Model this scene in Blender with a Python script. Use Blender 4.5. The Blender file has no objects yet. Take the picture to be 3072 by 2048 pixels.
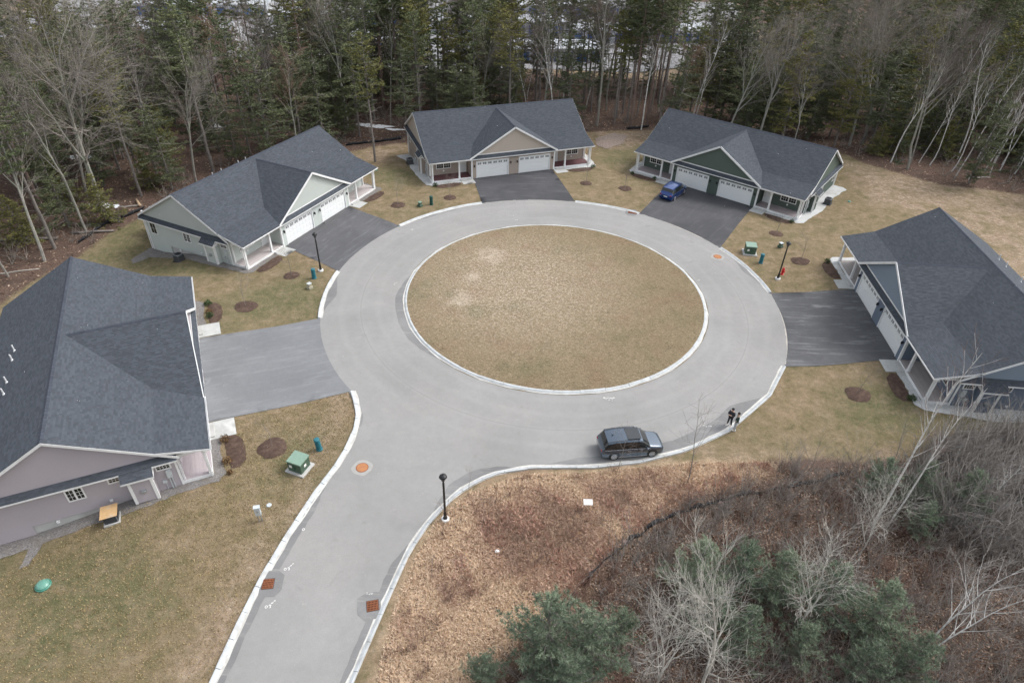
import bpy, bmesh, math, random
import numpy as np
from mathutils import Vector, Matrix, geometry
from math import sin, cos, pi, radians, hypot, sqrt

sc = bpy.context.scene
col = sc.collection
# ------------------------------------------------------------------ camera
F_PX, PITCH, ROLL, CAM_H = 1986.777, radians(37.1502), radians(1.80465), 40.2147
cam_d = bpy.data.cameras.new('camera')
cam_d.sensor_width = 36.0
cam_d.lens = F_PX / 3072 * 36
cam_d.clip_end = 2500
cam = bpy.data.objects.new('camera', cam_d)
col.objects.link(cam)
cam.matrix_world = Matrix.Translation((0, 0, CAM_H)) @ Matrix.Rotation(pi / 2 - PITCH, 4, 'X') @ Matrix.Rotation(ROLL, 4, 'Z')
sc.camera = cam
# ------------------------------------------------------------------ overcast daylight
SUN_EL, SUN_AZ = radians(50), radians(20)          # azimuth measured from +x towards +y
w = bpy.data.worlds.new('World'); sc.world = w; w.use_nodes = True
wn = w.node_tree.nodes; wl = w.node_tree.links
bg = wn['Background']
sky = wn.new('ShaderNodeTexSky'); sky.sky_type = 'NISHITA'; sky.sun_disc = False
sky.sun_elevation = SUN_EL; sky.sun_rotation = pi / 2 - SUN_AZ
sky.air_density = 1.5; sky.dust_density = 4.0; sky.ozone_density = 1.0
hs = wn.new('ShaderNodeHueSaturation'); hs.inputs['Saturation'].default_value = 0.32
wl.new(sky.outputs[0], hs.inputs['Color']); wl.new(hs.outputs[0], bg.inputs['Color'])
bg.inputs['Strength'].default_value = 0.15
sl = bpy.data.lights.new('sun', 'SUN'); sl.energy = 0.95; sl.angle = radians(18); sl.color = (1.0, 0.99, 0.975)
sun = bpy.data.objects.new('sun', sl); col.objects.link(sun)
sd = Vector((cos(SUN_AZ) * cos(SUN_EL), sin(SUN_AZ) * cos(SUN_EL), sin(SUN_EL)))
sun.rotation_euler = sd.to_track_quat('Z', 'Y').to_euler(); sun.location = (0, 0, 80)
sc.view_settings.view_transform = 'Standard'; sc.view_settings.look = 'None'
sc.view_settings.gamma = 1.0; sc.view_settings.use_curve_mapping = False
sc.view_settings.exposure = 0.70
sc.render.engine = 'CYCLES'

rnd = random.Random(7)
nr = np.random.default_rng(11)

# ------------------------------------------------------------------ ground shape
HOUSES = dict(lavender=(-28.11, 45.73, 114.9, .31), sage=(-25.53, 77.06, 65.44, -.28), beige=(-.58, 95.44, 20.5, -.23),
              green=(28.42, 90.77, -37.26, -.42), slate=(38.1, 57.6, -93.83, .62))
IC = (4.576, 61.956); RI = 16.26
OC = (4.25, 61.25); RO = 24.95
def sstep(t):
    t = np.clip(t, 0, 1); return t * t * (3 - 2 * t)
def T(x, y):
    x = np.asarray(x, float); y = np.asarray(y, float)
    z = np.zeros(np.broadcast(x, y).shape)
    r = np.hypot(x - 4.5, y - 61.5); ang = np.degrees(np.arctan2(y - 61.5, x - 4.5)) % 360
    sec = sstep((ang - 40) / 25) * sstep((235 - ang) / 25)
    z = z - 1.5 * sstep((r - 41) / 10) * sec
    for k, (hx, hy, a, hz) in HOUSES.items():
        a = radians(a); dx = x - hx; dy = y - hy
        u = dx * cos(a) + dy * sin(a); v = -dx * sin(a) + dy * cos(a)
        du = np.maximum(np.abs(u) - 13, 0); dv = np.maximum(np.maximum(-v, v - 16), 0)
        d = np.hypot(du, dv)
        z = z + hz * (1 - sstep(d / 8.5))
    # the wooded hollow at the lower right
    w_ = sstep((x - 4) / 14) * sstep((37 - y - 0.0 * x) / 10) * sstep((34 - y + (x - 20) * .25) / 12)
    z = z - 0.9 * w_
    z = z + 0.25 * np.sin(x * .11 + 1) * np.sin(y * .09) * sstep((r - 60) / 20)
    return z
def Tz(x, y): return float(T(x, y))
_R = np.array(cam.matrix_world.to_3x3())
def ray(px, py):
    """direction of a sight line, px and py in the 2352 x 1568 survey picture"""
    s = 3072 / 2352
    return _R @ np.array([(px * s - 1536) / F_PX, -(py * s - 1024) / F_PX, -1.0])
def at(px, py, lift=0.0):
    """ground point under a survey picture point"""
    d = ray(px, py); z = 0.0
    for _ in range(12):
        t = (z - CAM_H) / d[2]; x, y = d[0] * t, d[1] * t
        z = Tz(x, y) + lift
    return (float(x), float(y))
def view(x, y, z):
    q = _R.T @ np.array([x, y, z - CAM_H])
    if q[2] > -1: return (-9999, -9999)
    s = 2352 / 3072
    return ((1536 + F_PX * q[0] / -q[2]) * s, (1024 - F_PX * q[1] / -q[2]) * s)

# ------------------------------------------------------------------ materials
MATS = {}
def new_mat(name):
    m = bpy.data.materials.new(name); m.use_nodes = True
    return m, m.node_tree.nodes, m.node_tree.links, m.node_tree.nodes['Principled BSDF']
def mul(c, k): return tuple(min(1, a * k) for a in c[:3]) + (1,)
def mat(name, c, rough=.6, metal=0, var=.12, scale=3.0, fine=40.0, bump=.0, bscale=60, coat=0, spec=.5, tone=0.0, dirt=None, dscale=.5):
    if name in MATS: return MATS[name]
    m, n, l, b = new_mat(name)
    tc = n.new('ShaderNodeTexCoord')
    no = n.new('ShaderNodeTexNoise'); no.inputs['Scale'].default_value = scale; no.inputs['Detail'].default_value = 5
    nf = n.new('ShaderNodeTexNoise'); nf.inputs['Scale'].default_value = fine; nf.inputs['Detail'].default_value = 2
    l.new(tc.outputs['Object'], no.inputs['Vector']); l.new(tc.outputs['Object'], nf.inputs['Vector'])
    ad = n.new('ShaderNodeMath'); ad.operation = 'ADD'; l.new(no.outputs['Fac'], ad.inputs[0]); l.new(nf.outputs['Fac'], ad.inputs[1])
    mr = n.new('ShaderNodeMapRange'); mr.inputs['From Min'].default_value = .6; mr.inputs['From Max'].default_value = 1.4
    l.new(ad.outputs[0], mr.inputs['Value'])
    last = mr.outputs[0]
    if tone:
        at_ = n.new('ShaderNodeAttribute'); at_.attribute_name = 'tone'
        mx = n.new('ShaderNodeMath'); mx.operation = 'MULTIPLY_ADD'
        l.new(at_.outputs['Fac'], mx.inputs[0]); mx.inputs[1].default_value = tone
        sc_ = n.new('ShaderNodeMath'); sc_.operation = 'MULTIPLY'; sc_.inputs[1].default_value = 1 - tone; l.new(last, sc_.inputs[0])
        l.new(sc_.outputs[0], mx.inputs[2]); last = mx.outputs[0]
    cr = n.new('ShaderNodeValToRGB'); l.new(last, cr.inputs['Fac'])
    cr.color_ramp.elements[0].color = mul(c, 1 - var); cr.color_ramp.elements[1].color = mul(c, 1 + var)
    out = cr.outputs['Color']
    if dirt:
        nd = n.new('ShaderNodeTexNoise'); nd.inputs['Scale'].default_value = dscale; nd.inputs['Detail'].default_value = 7; nd.inputs['Roughness'].default_value = .65
        l.new(tc.outputs['Object'], nd.inputs['Vector'])
        r2 = n.new('ShaderNodeMapRange'); r2.inputs['From Min'].default_value = .48; r2.inputs['From Max'].default_value = .68; r2.inputs['To Max'].default_value = .75
        l.new(nd.outputs['Fac'], r2.inputs['Value'])
        mm = n.new('ShaderNodeMix'); mm.data_type = 'RGBA'; l.new(r2.outputs[0], mm.inputs[0]); l.new(out, mm.inputs[6]); mm.inputs[7].default_value = mul(dirt, 1)
        out = mm.outputs[2]
    l.new(out, b.inputs['Base Color'])
    b.inputs['Roughness'].default_value = rough; b.inputs['Metallic'].default_value = metal
    b.inputs['Coat Weight'].default_value = coat; b.inputs['Specular IOR Level'].default_value = spec
    if bump:
        bn = n.new('ShaderNodeTexNoise'); bn.inputs['Scale'].default_value = bscale; bn.inputs['Detail'].default_value = 4
        l.new(tc.outputs['Object'], bn.inputs['Vector'])
        bu = n.new('ShaderNodeBump'); bu.inputs['Strength'].default_value = bump; bu.inputs['Distance'].default_value = .03
        l.new(bn.outputs['Fac'], bu.inputs['Height']); l.new(bu.outputs[0], b.inputs['Normal'])
    MATS[name] = m
    return m

def ramp(n, l, src, stops):
    cr = n.new('ShaderNodeValToRGB'); l.new(src, cr.inputs['Fac'])
    e = cr.color_ramp.elements
    e[0].position = stops[0][0]; e[0].color = tuple(stops[0][1]) + (1,)
    e[1].position = stops[-1][0]; e[1].color = tuple(stops[-1][1]) + (1,)
    for p, c in stops[1:-1]:
        x = e.new(p); x.color = tuple(c) + (1,)
    return cr.outputs['Color']
def noise(n, l, vec, scale, detail=4, rough=.55, dist=0):
    t = n.new('ShaderNodeTexNoise'); t.inputs['Scale'].default_value = scale; t.inputs['Detail'].default_value = detail
    t.inputs['Roughness'].default_value = rough; t.inputs['Distortion'].default_value = dist
    l.new(vec, t.inputs['Vector']); return t.outputs['Fac']
def mixc(n, l, fac, a, b, mode='MIX'):
    m = n.new('ShaderNodeMix'); m.data_type = 'RGBA'; m.blend_type = mode
    if hasattr(fac, 'node'): l.new(fac, m.inputs[0])
    else: m.inputs[0].default_value = fac
    for s, v in ((6, a), (7, b)):
        if hasattr(v, 'node'): l.new(v, m.inputs[s])
        else: m.inputs[s].default_value = tuple(v) + (1,)
    return m.outputs[2]
def mapr(n, l, src, a, b, c=0, d=1):
    m = n.new('ShaderNodeMapRange'); l.new(src, m.inputs['Value'])
    for k, v in zip(('From Min', 'From Max', 'To Min', 'To Max'), (a, b, c, d)): m.inputs[k].default_value = v
    return m.outputs[0]
def matho(n, l, op, a, b=None, c=None):
    m = n.new('ShaderNodeMath'); m.operation = op
    for i, v in enumerate((a, b, c)):
        if v is None: continue
        if hasattr(v, 'node'): l.new(v, m.inputs[i])
        else: m.inputs[i].default_value = v
    return m.outputs[0]

def ground_material():
    m, n, l, b = new_mat('ground')
    tc = n.new('ShaderNodeTexCoord'); V = tc.outputs['Object']
    big = noise(n, l, V, .12, 5, .6); mid = noise(n, l, V, .7, 6, .65, .4); fin = noise(n, l, V, 5.5, 5, .7); mic = noise(n, l, V, 22, 3, .7)
    def attr(nm):
        a = n.new('ShaderNodeAttribute'); a.attribute_name = nm; return a.outputs['Fac']
    # mown dormant lawn
    lw = ramp(n, l, mid, [(.28, (.16, .135, .068)), (.42, (.215, .165, .086)), (.55, (.27, .198, .114)), (.75, (.345, .26, .165))])
    g = ramp(n, l, fin, [(.3, (.085, .098, .042)), (.7, (.15, .148, .068))])
    gm = matho(n, l, 'ADD', mapr(n, l, big, .42, .70, 0, .6), matho(n, l, 'MULTIPLY', attr('green'), 1.0))
    gm = matho(n, l, 'MINIMUM', gm, .92)
    gm = matho(n, l, 'MULTIPLY', gm, mapr(n, l, noise(n, l, V, 1.7, 6, .75), .66, .34, .2, 1))
    lawn = mixc(n, l, gm, lw, g)
    # bare straw-coloured ground
    straw = ramp(n, l, noise(n, l, V, 1.3, 6, .7, 1.2), [(.32, (.21, .155, .095)), (.5, (.33, .24, .155)), (.66, (.44, .34, .235))])
    lawn = mixc(n, l, matho(n, l, 'MULTIPLY', attr('straw'), mapr(n, l, noise(n, l, V, .35, 5, .7), .35, .58)), lawn, straw)
    # rough meadow
    wd = ramp(n, l, noise(n, l, V, .9, 6, .7, .8), [(.3, (.20, .115, .078)), (.44, (.29, .185, .12)), (.56, (.37, .27, .175)), (.72, (.48, .38, .26))])
    rust = mapr(n, l, noise(n, l, V, .22, 4, .6), .5, .62, 0, .75)
    wd = mixc(n, l, rust, wd, ramp(n, l, fin, [(.3, (.17, .085, .06)), (.7, (.29, .165, .115))]))
    lawn = mixc(n, l, 1.0, lawn, ramp(n, l, noise(n, l, V, 2.6, 7, .8, .6), [(.34, (.74, .74, .72)), (.5, (1, 1, 1)), (.66, (1.28, 1.24, 1.2))]), 'MULTIPLY')
    wd = mixc(n, l, matho(n, l, 'MULTIPLY', attr('straw'), mapr(n, l, noise(n, l, V, .8, 5, .7), .36, .5)), wd, ramp(n, l, fin, [(.3, (.30, .21, .135)), (.5, (.50, .38, .255)), (.7, (.66, .53, .38))]))
    lawn = mixc(n, l, 1.0, lawn, (.90, .94, 1.06), 'MULTIPLY')
    # leaf litter
    lt = ramp(n, l, fin, [(.3, (.062, .043, .035)), (.5, (.125, .083, .066)), (.72, (.215, .155, .125))])
    vo = n.new('ShaderNodeTexVoronoi'); vo.inputs['Scale'].default_value = 9; l.new(V, vo.inputs['Vector'])
    lt = mixc(n, l, mapr(n, l, vo.outputs['Distance'], .17, .10, 0, .55), lt, (.33, .22, .165))
    lt = mixc(n, l, mapr(n, l, mid, .5, .7, 0, .6), lt, (.11, .09, .072))
    lt = mixc(n, l, mapr(n, l, noise(n, l, V, .28, 5, .65), .5, .68, 0, .65), lt, (.062, .048, .04))
    # edges of the zones are ragged
    jit = matho(n, l, 'MULTIPLY_ADD', matho(n, l, 'ADD', mid, fin), .55, -.55)
    def zone(nm, wid=.14):
        return mapr(n, l, matho(n, l, 'ADD', attr(nm), jit), .5 - wid, .5 + wid)
    c = mixc(n, l, zone('lawn'), lt, lawn)
    c = mixc(n, l, zone('wild', .2), c, wd)
    c = mixc(n, l, zone('gravel', .1), c, ramp(n, l, mic, [(.3, (.13, .12, .115)), (.7, (.42, .40, .39))]))
    # fine light and dark blades
    c = mixc(n, l, 1.0, c, ramp(n, l, mic, [(.3, (.62, .62, .62)), (.5, (1, 1, 1)), (.72, (1.35, 1.33, 1.3))]), 'MULTIPLY')
    l.new(c, b.inputs['Base Color']); b.inputs['Roughness'].default_value = .95; b.inputs['Specular IOR Level'].default_value = .12
    bu = n.new('ShaderNodeBump'); bu.inputs['Strength'].default_value = .8; bu.inputs['Distance'].default_value = .09
    l.new(matho(n, l, 'ADD', fin, matho(n, l, 'MULTIPLY', mic, .5)), bu.inputs['Height']); l.new(bu.outputs[0], b.inputs['Normal'])
    return m

def ve0(n, l, V):
    v = n.new('ShaderNodeVectorMath'); v.operation = 'DISTANCE'; l.new(V, v.inputs[0]); v.inputs[1].default_value = (0, 64, .13); return v.outputs['Value']
def island_material():
    m, n, l, b = new_mat('island_grass')
    tc = n.new('ShaderNodeTexCoord'); V = tc.outputs['Object']
    mp = n.new('ShaderNodeMapping'); mp.inputs['Scale'].default_value = (.75, 1.35, 1); l.new(V, mp.inputs['Vector']); S = mp.outputs[0]
    mid = noise(n, l, V, .55, 6, .65, .5); fin = noise(n, l, S, 4.5, 5, .7, .3); mic = noise(n, l, S, 15, 3, .7); big = noise(n, l, V, .16, 4, .6)
    base = ramp(n, l, fin, [(.3, (.17, .128, .075)), (.5, (.27, .20, .12)), (.7, (.39, .30, .195))])
    base = mixc(n, l, mapr(n, l, big, .52, .68, 0, .5), base, (.13, .13, .062))
    base = mixc(n, l, mapr(n, l, ve0(n, l, V), 9, 24, 0, .38), base, (.15, .125, .065))
    base = mixc(n, l, mapr(n, l, noise(n, l, V, .3, 3), .52, .7, 0, .6), base, (.24, .155, .095))
    vo = noise(n, l, S, 5.0, 6, .85, 1.0)
    ve = n.new('ShaderNodeVectorMath'); ve.operation = 'DISTANCE'; l.new(V, ve.inputs[0]); ve.inputs[1].default_value = (.5, 64.0, .13)
    near = mapr(n, l, ve.outputs['Value'], 4, 15, .95, .10)
    base = mixc(n, l, mapr(n, l, noise(n, l, S, 2.6, 5, .8, .8), .50, .36, 0, .55), base, (.105, .085, .05))
    pale = matho(n, l, 'MULTIPLY', mapr(n, l, vo, .50, .57), near)
    base = mixc(n, l, pale, base, (.56, .46, .35))
    for cx_, cy_, r0_ in ((*at(1062, 692), 1.9), (*at(1130, 590), 2.4), (*at(1085, 640), 1.2)):
        v2 = n.new('ShaderNodeVectorMath'); v2.operation = 'DISTANCE'; l.new(V, v2.inputs[0]); v2.inputs[1].default_value = (cx_, cy_, .15)
        base = mixc(n, l, matho(n, l, 'MULTIPLY', mapr(n, l, matho(n, l, 'MULTIPLY_ADD', mid, -5.0, matho(n, l, 'ADD', v2.outputs['Value'], 2.5)), r0_, r0_ * .2, 0, .85), mapr(n, l, vo, .44, .52)), base, (.56, .46, .35))
    base = mixc(n, l, 1.0, base, (.88, .92, .99), 'MULTIPLY')
    c = mixc(n, l, 1.0, base, ramp(n, l, mic, [(.32, (.45, .45, .45)), (.5, (1, 1, 1)), (.70, (1.55, 1.5, 1.45))]), 'MULTIPLY')
    l.new(c, b.inputs['Base Color']); b.inputs['Roughness'].default_value = .95; b.inputs['Specular IOR Level'].default_value = .1
    bu = n.new('ShaderNodeBump'); bu.inputs['Strength'].default_value = .8; bu.inputs['Distance'].default_value = .1
    l.new(matho(n, l, 'ADD', fin, matho(n, l, 'MULTIPLY', mic, .5)), bu.inputs['Height']); l.new(bu.outputs[0], b.inputs['Normal'])
    return m

def asphalt(name, c0, c1, streak=None, sdir=0.0, samt=.5, rough=.85, patch=None, ring=False):
    m, n, l, b = new_mat(name)
    tc = n.new('ShaderNodeTexCoord'); V = tc.outputs['Object']
    big = noise(n, l, V, .15, 6, .6, .5); mic = noise(n, l, V, 28, 3, .8); mid = noise(n, l, V, 1.6, 5, .65)
    c = ramp(n, l, big, [(.3, c0), (.7, c1)])
    if patch: c = mixc(n, l, mapr(n, l, noise(n, l, V, .09, 3), .52, .68, 0, .55), c, patch)
    c = mixc(n, l, mapr(n, l, mid, .35, .7, 0, .22), c, mul(c0, .72)[:3])
    if ring:   # worn wheel tracks and a paving seam following the circle
        ve = n.new('ShaderNodeVectorMath'); ve.operation = 'DISTANCE'; l.new(V, ve.inputs[0]); ve.inputs[1].default_value = (4.4, 61.6, 0)
        r_ = matho(n, l, 'MULTIPLY_ADD', noise(n, l, V, .25, 3), .9, ve.outputs['Value'])
        tr = matho(n, l, 'SINE', matho(n, l, 'MULTIPLY', r_, 2 * pi / 1.9))
        inr = mapr(n, l, ve.outputs['Value'], 25.0, 23.5, 0, 1)
        c = mixc(n, l, matho(n, l, 'MULTIPLY', inr, mapr(n, l, tr, .1, 1, 0, .10)), c, (.40, .395, .385))
        sm = matho(n, l, 'ABSOLUTE', matho(n, l, 'SUBTRACT', ve.outputs['Value'], 20.9))
        c = mixc(n, l, mapr(n, l, sm, .05, .015, 0, .35), c, (.14, .138, .135))
        c = mixc(n, l, mapr(n, l, noise(n, l, V, 2.2, 6, .75, 1.2), .62, .74, 0, .35), c, (.46, .445, .42))
        c = mixc(n, l, mapr(n, l, noise(n, l, V, .5, 3, .5, .4), .66, .74, 0, .3), c, (.17, .168, .165))
    if streak:
        mp = n.new('ShaderNodeMapping'); mp.inputs['Rotation'].default_value = (0, 0, sdir); l.new(V, mp.inputs['Vector'])
        m2 = n.new('ShaderNodeMapping'); m2.inputs['Scale'].default_value = (.16, 1.5, 1); l.new(mp.outputs[0], m2.inputs['Vector'])
        st = noise(n, l, m2.outputs[0], 1.3, 7, .75, .5)
        c = mixc(n, l, mapr(n, l, st, .53, .74, 0, samt), c, streak)
    c = mixc(n, l, 1.0, c, ramp(n, l, mic, [(.32, (.82, .82, .82)), (.5, (1, 1, 1)), (.7, (1.2, 1.2, 1.2))]), 'MULTIPLY')
    l.new(c, b.inputs['Base Color']); b.inputs['Roughness'].default_value = rough; b.inputs['Specular IOR Level'].default_value = .3
    bu = n.new('ShaderNodeBump'); bu.inputs['Strength'].default_value = .35; bu.inputs['Distance'].default_value = .01
    l.new(mic, bu.inputs['Height']); l.new(bu.outputs[0], b.inputs['Normal'])
    return m

WHITE = mat('white_trim', (.80, .81, .82), .45, var=.03, dirt=(.62, .63, .62), dscale=.7)
DOORW = mat('white_door_paint', (.82, .84, .85), .4, var=.02)
SHING = mat('roof_shingle', (.066, .075, .090), .9, var=.25, scale=.35, fine=55, tone=.7, spec=.25)
RIDGEM = mat('ridge_shingle', (.052, .060, .078), .9, var=.3, scale=2, tone=.4, spec=.25)
DECKM = mat('roof_edge', (.030, .033, .038), .9)
CONC = mat('concrete', (.46, .46, .45), .85, var=.14, scale=1.2, fine=25, bump=.2, dirt=(.34, .33, .31))
KERB = mat('kerb_granite', (.48, .505, .52), .8, var=.22, scale=1.5, fine=30, bump=.4, bscale=30, dirt=(.36, .35, .33), dscale=1.6)
MORT = mat('kerb_mortar', (.56, .55, .52), .9, var=.25, scale=2.5, dirt=(.38, .36, .33), dscale=1.0)
GLASS = mat('window_glass', (.018, .022, .024), .08, var=.3, scale=.8, spec=.6)
BLACK = mat('black_metal', (.012, .013, .015), .4, spec=.5)
DARKG = mat('dark_plastic', (.03, .032, .035), .5)
STEEL = mat('grey_metal', (.42, .44, .46), .4, metal=.6)
GALV = mat('light_grey_enamel', (.50, .54, .56), .5)
HVAC = mat('condenser_grey', (.13, .14, .155), .5)
PLY = mat('plywood', (.52, .34, .17), .8, var=.2, dirt=(.42, .40, .36), dscale=1.5)
GREENBOX = mat('utility_green', (.060, .105, .075), .5, var=.12)
GREENTOP = mat('utility_green_pale', (.20, .30, .24), .55, var=.15)  # paler green of the lids, next to the darker body green
TEAL = mat('pedestal_teal', (.020, .145, .185), .5, var=.2)
DKGREEN = mat('pedestal_green', (.012, .07, .058), .5, var=.2)
PALEGREEN = mat('pale_green_plastic', (.22, .30, .19), .6)
RED = mat('hydrant_red', (.55, .012, .02), .4)
RUST = mat('rusted_iron', (.25, .095, .05), .9, var=.35, scale=4, bump=.3, spec=.2)
MANHOLE = mat('orange_rust_iron', (.40, .185, .09), .85, var=.2, scale=3, spec=.2)
MULCH = mat('bark_mulch', (.085, .058, .047), .95, var=.5, scale=3, fine=30, bump=.9, bscale=22, spec=.1, dirt=(.16, .11, .085), dscale=2.2)
GRAVEL = mat('crushed_stone', (.20, .19, .185), .9, var=.6, scale=8, fine=18, bump=1.0, bscale=16, spec=.15, dirt=(.16, .14, .12), dscale=1.3)
PALEGRAVEL = mat('pale_crushed_stone', (.50, .51, .51), .9, var=.3, scale=8, fine=22, bump=.8, bscale=18, dirt=(.36, .36, .34), dscale=1.0)
BARKP = mat('pine_bark', (.21, .19, .175), .95, var=.4, scale=1.5, fine=14, bump=.8, bscale=12, spec=.1)
BARKR = mat('red_pine_bark', (.20, .15, .13), .95, var=.4, scale=1.0, fine=10, bump=.8, bscale=10, spec=.1)
BARKD = mat('bare_tree_bark', (.30, .285, .26), .9, var=.35, scale=1.2, fine=9, bump=.6, bscale=12, spec=.1, dirt=(.20, .25, .18), dscale=.8)
TWIG = mat('grey_twigs', (.255, .228, .205), .9, var=.35, scale=.8, spec=.1)
TWIGD = mat('dark_twigs', (.15, .125, .12), .9, var=.35, scale=.8, spec=.1)
TWIGR = mat('reddish_twigs', (.25, .165, .135), .9, var=.35, scale=.8, spec=.1)
BIRCH = mat('birch_bark', (.72, .71, .69), .8, var=.2, scale=3, fine=16, spec=.2, dirt=(.16, .14, .13), dscale=3.5)
PALEBARK = mat('pale_young_bark', (.46, .44, .40), .85, var=.2, scale=2, fine=12, spec=.15)
PALET = mat('pale_twigs', (.33, .31, .29), .9, var=.3, scale=.8, spec=.1)
def leafmat(name, c, c2, trans=.15):
    m, n, l, b = new_mat(name)
    a = n.new('ShaderNodeAttribute'); a.attribute_name = 'tone'
    oi = n.new('ShaderNodeObjectInfo')
    f = matho(n, l, 'MULTIPLY_ADD', oi.outputs['Random'], .3, matho(n, l, 'MULTIPLY', a.outputs['Fac'], .7))
    cc = ramp(n, l, f, [(0, mul(c, .55)[:3]), (.45, c), (1, c2)])
    l.new(cc, b.inputs['Base Color']); b.inputs['Roughness'].default_value = .75; b.inputs['Specular IOR Level'].default_value = .2
    MATS[name] = m
    return m
PINEF = leafmat('white_pine_needles', (.125, .155, .082), (.24, .255, .135))
HEMF = leafmat('hemlock_needles', (.115, .138, .078), (.215, .235, .12))
OLIVEF = leafmat('olive_conifer_needles', (.155, .16, .06), (.30, .275, .105))
BLUEF = leafmat('blue_green_needles', (.15, .195, .135), (.36, .42, .29))
LEAFM = leafmat('dead_leaves', (.22, .145, .105), (.54, .41, .31))
DRYM = leafmat('dry_grass', (.54, .38, .29), (.90, .75, .55))
RUSTF = leafmat('rusty_bramble', (.42, .25, .19), (.62, .42, .33))
GRASSF = leafmat('lawn_blades', (.34, .265, .135), (.56, .44, .26))
SHRUBF = leafmat('shrub_green', (.04, .075, .028), (.10, .14, .05))
SHRUBO = leafmat('shrub_orange', (.14, .085, .045), (.26, .16, .07))
SNOW = mat('snow', (.80, .83, .86), .7, var=.06, scale=2)
PAINTW = mat('marking_paint', (.80, .80, .78), .8, var=.15)
FABRIC = mat('silt_fabric', (.018, .019, .023), .75, var=.5, scale=2, spec=.3)
ROCK = mat('rock', (.36, .27, .24), .9, var=.3, bump=.6, bscale=5)

# ------------------------------------------------------------------ mesh helpers
def tag(o, label=None, cat=None, group=None, kind=None):
    for k, v in (('label', label), ('category', cat), ('group', group), ('kind', kind)):
        if v: o[k] = v
    return o
def empty(name, loc=(0, 0, 0), rz=0.0, label=None, cat=None, group=None, kind=None):
    o = bpy.data.objects.new(name, None); col.objects.link(o)
    o.location = loc; o.rotation_euler = (0, 0, rz); o.empty_display_size = .3
    return tag(o, label, cat, group, kind)
def clip(poly, a, b, c):
    """keep the side a*s + b*t >= c of a 2D polygon"""
    out = []
    for i in range(len(poly)):
        p, q = poly[i], poly[(i + 1) % len(poly)]
        dp = a * p[0] + b * p[1] - c; dq = a * q[0] + b * q[1] - c
        if dp >= 0: out.append(p)
        if (dp >= 0) != (dq >= 0):
            t = dp / (dp - dq); out.append((p[0] + (q[0] - p[0]) * t, p[1] + (q[1] - p[1]) * t))
    return out
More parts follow.
